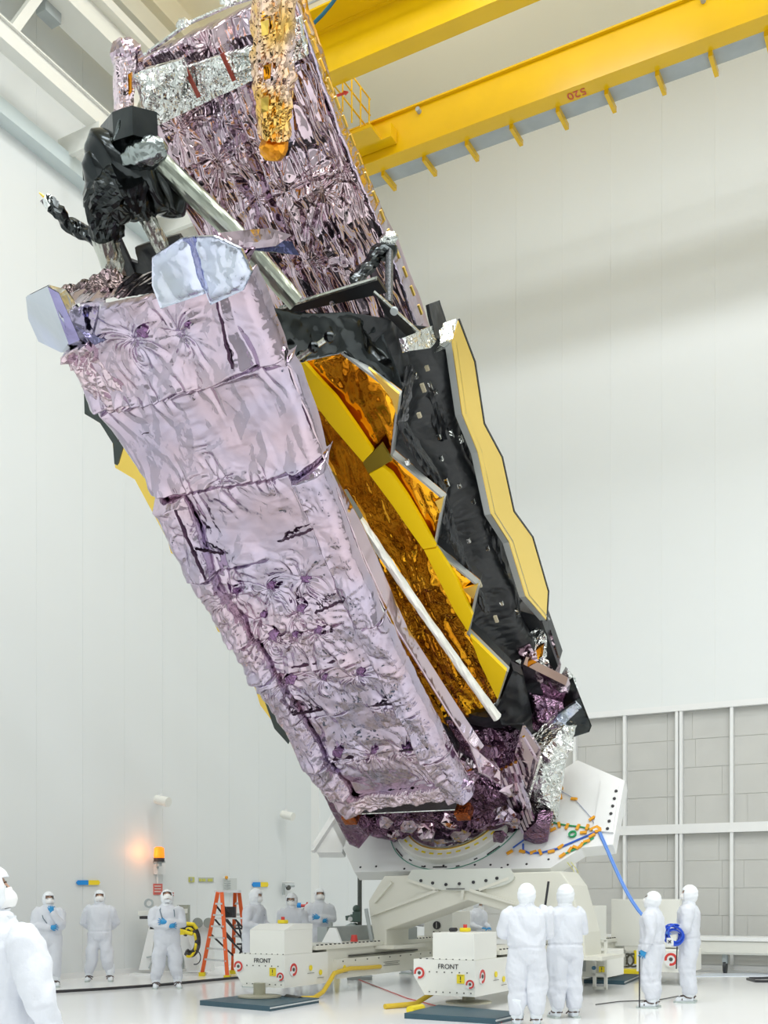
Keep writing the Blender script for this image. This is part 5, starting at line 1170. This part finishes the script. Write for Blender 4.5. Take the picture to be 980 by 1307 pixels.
def head_build(root, c, yaw, pitch, mask=True, hood_open=True, seed=1, glasses=False, roll=0):
    """head, hood, mask. c = head centre (between the ears)"""
    Rm = Matrix.Rotation(yaw, 3, 'Z') @ Matrix.Rotation(pitch, 3, 'X') @ Matrix.Rotation(roll, 3, 'Y')     # faces -Y; pitch<0 looks up
    T = lambda p: Vector(c)+Rm @ Vector(p)
    # face
    nu, nv = 36, 28; V = []; F = []
    for j in range(nv+1):
        ph = math.pi*j/nv
        for i in range(nu):
            th = 2*math.pi*i/nu; d = Vector((math.sin(ph)*math.sin(th), -math.sin(ph)*math.cos(th), math.cos(ph)))
            rx, ry, rz = .075, .095, .115
            p = Vector((d.x*rx, d.y*ry, d.z*rz))
            if d.y < 0:
                f = -d.y; p.x *= 1-.12*f*(d.z < -.3)
                nose = math.exp(-(p.x/.013)**2-((p.z+.012)/.024)**2)*.024; brow = math.exp(-((abs(p.x)-.03)/.022)**2-((p.z-.028)/.010)**2)*.006
                sock = math.exp(-((abs(p.x)-.031)/.014)**2-((p.z-.008)/.012)**2)*.010; chin = math.exp(-(p.x/.02)**2-((p.z+.088)/.02)**2)*.008; lips = math.exp(-(p.x/.022)**2-((p.z+.052)/.006)**2)*.005
                p.y -= nose+brow-sock+chin+lips
            V.append(T(p))
    for j in range(nv):
        for i in range(nu): k = (i+1) % nu; F.append([j*nu+i, (j+1)*nu+i, (j+1)*nu+k, j*nu+k])
    me = bpy.data.meshes.new('head'); me.from_pydata([tuple(v) for v in V], [], F); hd = child_mesh('head', me, M_skin, root)
    for sx in (-1, 1):
        eb = MB().sphere((0, 0, 0), .0125, nu=12, nv=8); eb.v = [T(Vector((sx*.031, -.078, .008))+v) for v in eb.v]
        o = mesh_obj('eye', eb.v, eb.f, M_eye, hd, Vector((0, 0, 0)), True)
        pb_ = MB().sphere((0, 0, 0), .006, nu=10, nv=6); pb_.v = [T(Vector((sx*.031, -.089, .008))+v) for v in pb_.v]; mesh_obj('pupil', pb_.v, pb_.f, M_lens, hd, Vector((0, 0, 0)), True)
        br = MB().tube([(sx*.015, -.092, .030), (sx*.031, -.093, .034), (sx*.048, -.082, .030)], .0035, 6); br.v = [T(v) for v in br.v]; mesh_obj('eyebrow', br.v, br.f, M_hair, hd, Vector((0, 0, 0)))
    if glasses:
        g = MB()
        for sx in (-1, 1): g.ring((sx*.032, -.104, .006), (0, 1, 0), .020, .024, .004, 16); g.tube([(sx*.055, -.10, .01), (sx*.078, -.02, .01)], .003, 6)
        g.tube([(-.010, -.106, .010), (.010, -.106, .010)], .003, 6); g.v = [T(v) for v in g.v]; mesh_obj('glasses', g.v, g.f, M_lens, hd, Vector((0, 0, 0)))
    # hood: shell over head and neck with a face opening
    V = []; F = []; nu, nv = 48, 40; idx = {}
    for j in range(nv+1):
        t = j/nv; ph = math.pi*.86*t
        for i in range(nu):
            th = 2*math.pi*i/nu; d = Vector((math.sin(ph)*math.sin(th), -math.sin(ph)*math.cos(th), math.cos(ph)))
            rz = .135 if d.z > 0 else .16
            wv = 1+.035*math.sin(th*7+seed*2+t*9)*t+.02*math.sin(t*40+th*3)
            V.append(T(Vector((d.x*.112*wv*(1+.25*max(0, t-.75)), d.y*.126*wv*(1+.2*max(0, t-.75))+.010, d.z*rz*1.05+.006))))
    for j in range(nv):
        for i in range(nu):
            k = (i+1) % nu; th = 2*math.pi*(i+.5)/nu; th = th-2*math.pi if th > math.pi else th; z = math.cos(math.pi*.86*(j+.5)/nv)
            if hood_open and abs(th) < .78 and -.62 < z < .36: continue
            F.append([j*nu+i, (j+1)*nu+i, (j+1)*nu+k, j*nu+k])
    me = bpy.data.meshes.new('hood'); me.from_pydata([tuple(v) for v in V], [], F); ho = child_mesh('hood', me, M_hood, root)
    sol = ho.modifiers.new('s', 'SOLIDIFY'); sol.thickness = .008; sol.offset = 0
    if mask:
        V = []; F = []; nu, nv = 20, 14
        for j in range(nv+1):
            for i in range(nu+1):
                a = -1.25+2.5*i/nu; z = -.006-.088*j/nv; b_ = math.sin(math.pi*j/nv)
                r = .103+.020*b_*math.cos(a*.9); zz = z+(.012*math.cos(a*1.2) if j == 0 else 0)
                V.append(T(Vector((.86*r*math.sin(a), -r*math.cos(a)-(.010*math.exp(-(a/.25)**2)), zz))))
        for j in range(nv):
            for i in range(nu): F.append([j*(nu+1)+i, (j+1)*(nu+1)+i, (j+1)*(nu+1)+i+1, j*(nu+1)+i+1])
        me = bpy.data.meshes.new('mask'); me.from_pydata([tuple(v) for v in V], [], F); mk = child_mesh('face_mask', me, M_mask, root)
        sol = mk.modifiers.new('s', 'SOLIDIFY'); sol.thickness = .004
    return hd
def person(label, loc, yaw, H=1.78, arms='crossed', head=(0, 0), lean=0, stance=.13, seed=1, gloves=True, legs=True, mask=True, lanyard=False, glasses=False, group=None, headc=None, vox=.017, width=1.0, turn=0, wamp=.015):
    """faces -Y when yaw = 0; x<0 is the person's right"""
    root = empty('person', loc, label, 'person', group, yaw); sc = H/1.78; root.scale = (sc*width, sc*width, sc)
    rs = random.Random(seed); mb = MB()
    ly = -math.sin(lean); up = lambda z, dy=0: (0, -(z-.95)*math.tan(lean)+dy if z > .95 else dy*0, z)
    torso = [(.78, .13, .11), (.84, .20, .155), (.93, .225, .17), (1.04, .22, .165), (1.14, .22, .165), (1.28, .235, .165), (1.38, .23, .155), (1.45, .19, .13), (1.50, .11, .095), (1.555, .075, .08)]
    loft(mb, [(up(z), rx, ry, 0) for z, rx, ry in torso], 24)
    for s in (-1, 1):
        ax = s*stance; k1 = .012*rs.uniform(-1, 1)
        hip = Vector((s*.095, 0, .90)); knee = Vector((s*(.095+(stance-.095)*.5), -.02+k1, .50)); ank = Vector((ax, .02, .12))
        if legs:
            mb.tube([hip+ZV*.04, hip-ZV*.15, knee+ZV*.10, knee, knee-ZV*.10, knee.lerp(ank, .55), ank+ZV*.12, ank+ZV*.03], [.13, .128, .118, .112, .108, .100, .088, .078], 16)
    # arms
    sh = {s: Vector(up(1.425))+Vector((s*.205, 0, 0)) for s in (-1, 1)}
    fwd = -(1.25-.95)*math.tan(lean)
    A = {}
    for s in (-1, 1):
        if arms == 'crossed':
            A[s] = (Vector((s*.275, -.04+fwd, 1.17)), Vector((-s*.03, -.225+fwd, 1.17+.035*s)), Vector((-s*.13, -.215+fwd, 1.19+.035*s)))
        elif arms == 'behind':
            A[s] = (Vector((s*.31, .07+fwd, 1.15)), Vector((s*.10, .20+fwd, 1.00)), None)
        elif arms == 'down':
            A[s] = (Vector((s*.27, .03+fwd, 1.14)), Vector((s*.26, -.06+fwd, .90)), None)
        elif arms == 'chin':
            A[s] = ((Vector((.22, -.10, 1.14)), Vector((.05, -.24, 1.42)), None) if s == 1 else (Vector((-.26, -.03, 1.15)), Vector((.03, -.24, 1.13)), None))
        elif arms == 'hold':
            A[s] = (Vector((s*.27, -.02+fwd, 1.15)), Vector((s*.12, -.32+fwd, 1.08)), None)
        elif arms == 'reach':
            A[s] = ((Vector((s*.27, -.12+fwd, 1.20)), Vector((s*.15, -.42+fwd, 1.12)), None))
        elif arms == 'elbow':
            A[s] = (Vector((s*.38, .05, 1.12)), Vector((s*.24, -.15, .95)), None)
        e, w_, x = A[s]
        mb.tube([sh[s]-Vector((s*.05, 0, -.01)), sh[s].lerp(e, .12)+Vector((s*.006, 0, 0)), sh[s].lerp(e, .6), e, e.lerp(w_, .25), e.lerp(w_, .7), w_], [.085, .088, .080, .073, .068, .056, .044], 14)
    me = voxel_mesh(mb, vox, 3); wrinkle(me, seed*3+1, wamp); body = child_mesh('coverall', me, M_suit, root)
    # waist seam and collar
    MBc = MB().ring(Vector(up(1.52)), (0, 0, 1), .080, .098, .045, 24); mesh_obj('collar', MBc.v, MBc.f, M_hood, root, Vector((0, 0, 0)))
    if legs:
        for s in (-1, 1):
            ax = s*stance; b = MB()
            b.tube([(ax*.97, .02, .34), (ax, .02, .22), (ax, .015, .12), (ax, .0, .07)], [.098, .088, .076, .062], 16)
            b.tube([(ax, .075, .055), (ax+s*.005, .02, .06), (ax+s*.015, -.07, .052), (ax+s*.025, -.15, .040), (ax+s*.03, -.19, .034)], [.045, .052, .050, .045, .028], 12)
            bm2 = voxel_mesh(b, .012, 2); bo = child_mesh('boot', bm2, M_boot, root)
            so = MB(); prof = [(.045, .10), (.055, .0), (.06, -.10), (.05, -.18), (.025, -.215), (-.02, -.21), (-.045, -.16), (-.045, -.05), (-.042, .08), (0, .115)]
            so.prism([Vector((ax+s*.02+s*x*.9, y, 0.0)) for x, y in prof], ZV*.028); mesh_obj('sole', [v for v in so.v], so.f, M_sole, bo, Vector((0, 0, 0)))
            st = MB().tube([(ax-.068, .03, .08), (ax-.066, -.02, .09), (ax-.03, -.066, .115), (ax+.03, -.066, .115), (ax+.066, -.02, .09), (ax+.068, .03, .08), (ax, .095, .085), (ax-.068, .03, .08)], .010, 6).tube([(ax-.055, -.085, .05), (ax, -.09, .112), (ax+.072, -.085, .05)], .010, 6).tube([(ax, -.03, .115), (ax+.01, -.14, .085)], .007, 6)
            mesh_obj('boot_strap', st.v, st.f, M_strap2, bo, Vector((0, 0, 0)))
    hc_ = Vector(up(1.655)) if headc is None else Vector(headc)
    head_build(root, hc_, head[0], head[1], mask, True, seed, glasses)
    if gloves:
        for s in (-1, 1):
            e, w_, x = A[s]; d = (w_-e).normalized()
            if arms == 'crossed': hand(root, w_+Vector((0, -.015, 0)), Vector((-s*1, .18, .1)), Vector((0, 1, 0)), -s, 'relaxed', M_glove)
            elif arms == 'behind': hand(root, w_, Vector((-s*1, .0, -.3)), Vector((0, -1, 0)), s, 'grip', M_glove)
            elif arms == 'chin': hand(root, w_, Vector((0, -.1, 1)) if s == 1 else Vector((1, .1, .05)), Vector((0, 1, 0)), s, 'grip' if s == 1 else 'relaxed', M_glove)
            elif arms == 'down': hand(root, w_, d+Vector((0, -.1, 0)), Vector((-s, 0, 0)), s*-1, 'relaxed', M_glove)
            else: hand(root, w_, d+Vector((-s*.3, 0, .1)), Vector((-s*.2, 0, -1)), -s, 'grip', M_glove)
    if lanyard:
        l = MB().tube([(-.10, -.02, 1.50), (-.13, -.13, 1.42), (-.10, -.175, 1.30), (-.03, -.185, 1.20)], .008, 6).tube([(.10, -.02, 1.50), (.12, -.13, 1.42), (.13, -.175, 1.30)], .008, 6)
        mesh_obj('lanyard', l.v, l.f, M_lany, root, Vector((0, 0, 0)))
    return root
def at(px, Y): return Vector(((px-CX)/FPX*Y, Y, 0))
yawr = math.radians
# foreground left, seen from behind and looking right
p = person('worker in white coverall close up at the left edge, back to the camera', at(-6, 5.25), yawr(150), 1.76, 'elbow', head=(yawr(-40), yawr(-10)), seed=2, gloves=False, legs=True, vox=.013, width=1.0, headc=(.055, .0, 1.66), wamp=.024)
person('worker holding a blue gloved hand to the mask, standing at the far left', at(62, 20.0), yawr(18), 1.74, 'chin', head=(yawr(14), yawr(-8)), seed=3, lanyard=True, vox=.02, glasses=True)
person('worker with hands behind the back under the blue and yellow wall arrow', at(127, 21.4), yawr(8), 1.78, 'behind', head=(yawr(8), yawr(-12)), seed=4, stance=.20, vox=.02)
person('worker with crossed arms tilting the head back in front of the white support', at(213, 19.7), yawr(14), 1.78, 'crossed', head=(yawr(4), yawr(-32)), seed=5, stance=.19, lanyard=True, vox=.02)
person('hooded worker in profile leaning forward between ladder and front box', at(322, 20.1), yawr(62), 1.80, 'hold', head=(yawr(10), yawr(6)), lean=yawr(7), seed=6, lanyard=True, vox=.02)
person('worker facing forward behind the left front box, hands low', at(373, 20.6), yawr(-14), 1.72, 'down', head=(yawr(4), yawr(6)), seed=7, lean=yawr(3), vox=.02, glasses=True)
person('worker with crossed arms standing farthest back by the wall corner', at(408, 22.8), yawr(6), 1.83, 'crossed', head=(yawr(6), yawr(-8)), seed=8, vox=.02)
person('worker with blue gloves seen under the turnover table beam', at(518, 23.7), yawr(70), 1.70, 'reach', head=(yawr(0), yawr(15)), seed=9, lean=yawr(14), vox=.022)
person('worker bending behind the cart, half hidden by the right beam', at(606, 24.3), yawr(40), 1.62, 'hold', head=(yawr(5), yawr(25)), seed=10, lean=yawr(10), vox=.022)
person('tall worker seen from behind, left one of the close pair right of centre', at(672, 13.85), yawr(176), 1.80, 'crossed', head=(yawr(-4), yawr(-16)), seed=11, stance=.12, vox=.015, wamp=.021)
person('worker seen from behind, right one of the close pair right of centre', at(721, 14.75), yawr(192), 1.80, 'crossed', head=(yawr(6), yawr(-16)), seed=12, stance=.12, vox=.015, wamp=.021)
person('worker looking up with one arm hanging, left one of the two at the right edge', at(832, 16.15), yawr(246), 1.72, 'down', head=(yawr(-4), yawr(-26)), seed=13, stance=.12, vox=.016, glasses=True, wamp=.020)
pr = person('worker holding a coil of blue cable, rightmost person', at(879, 17.0), yawr(250), 1.82, 'hold', head=(yawr(8), yawr(-6)), seed=14, stance=.12, vox=.016, wamp=.020)
# coil of blue cable in the hands of the rightmost worker
cc = P(861, 1193, 16.75); cm = MB(); rs = random.Random(3)
for k in range(9):
    r0 = .10+.05*rs.random(); ax_ = Vector((rs.uniform(-.5, .5), -1, rs.uniform(-.3, .3))).normalized(); e1 = ax_.orthogonal().normalized(); e2 = ax_.cross(e1); c_ = cc+Vector((rs.uniform(-.03, .03), rs.uniform(-.04, .04), rs.uniform(-.05, .02)))
    cm.tube([c_+e1*r0*math.cos(q)+e2*r0*1.15*math.sin(q) for q in [2*math.pi*t/20 for t in range(21)]], .012, 6)
tag(cm.build('cable_coil', mat('coil_blue', (.02, .09, .62), .35)), 'bundle of bright blue cable held by the rightmost worker', 'cable')
pp_ = MB().boxax(P(855, 1202, 16.6), Vector((1, 0, 0)), Vector((0, 1, 0)), ZV, .10, .03, .12).build('white_tag', M_white); tag(pp_, 'small white tag with a dark mark hanging from the blue cable coil', 'tag')
MB().boxax(P(854.5, 1202, 16.58), Vector((1, 0, 1)).normalized(), Vector((0, 1, 0)), Vector((-1, 0, 1)).normalized(), .06, .012, .012).boxax(P(854.5, 1202, 16.58), Vector((1, 0, -1)).normalized(), Vector((0, 1, 0)), Vector((1, 0, 1)).normalized(), .06, .012, .012).build('tag_mark', M_ink, pp_)
o = MB().tube([Vector((P(816, 1200, 16.0).x, 16.0, .02)), P(816, 1214, 16.0)], .010, 6).build('thin_rod', M_ink); tag(o, 'thin black rod hanging straight down beside the worker looking up', 'rod')
o = MB().tube([Vector((P(863, 1200, 16.6).x, 16.6, .55)), P(864, 1208, 16.7)], .010, 6).build('cable_tail', M_ink); tag(o, 'thin dark cable tail hanging below the blue cable bundle', 'cable')
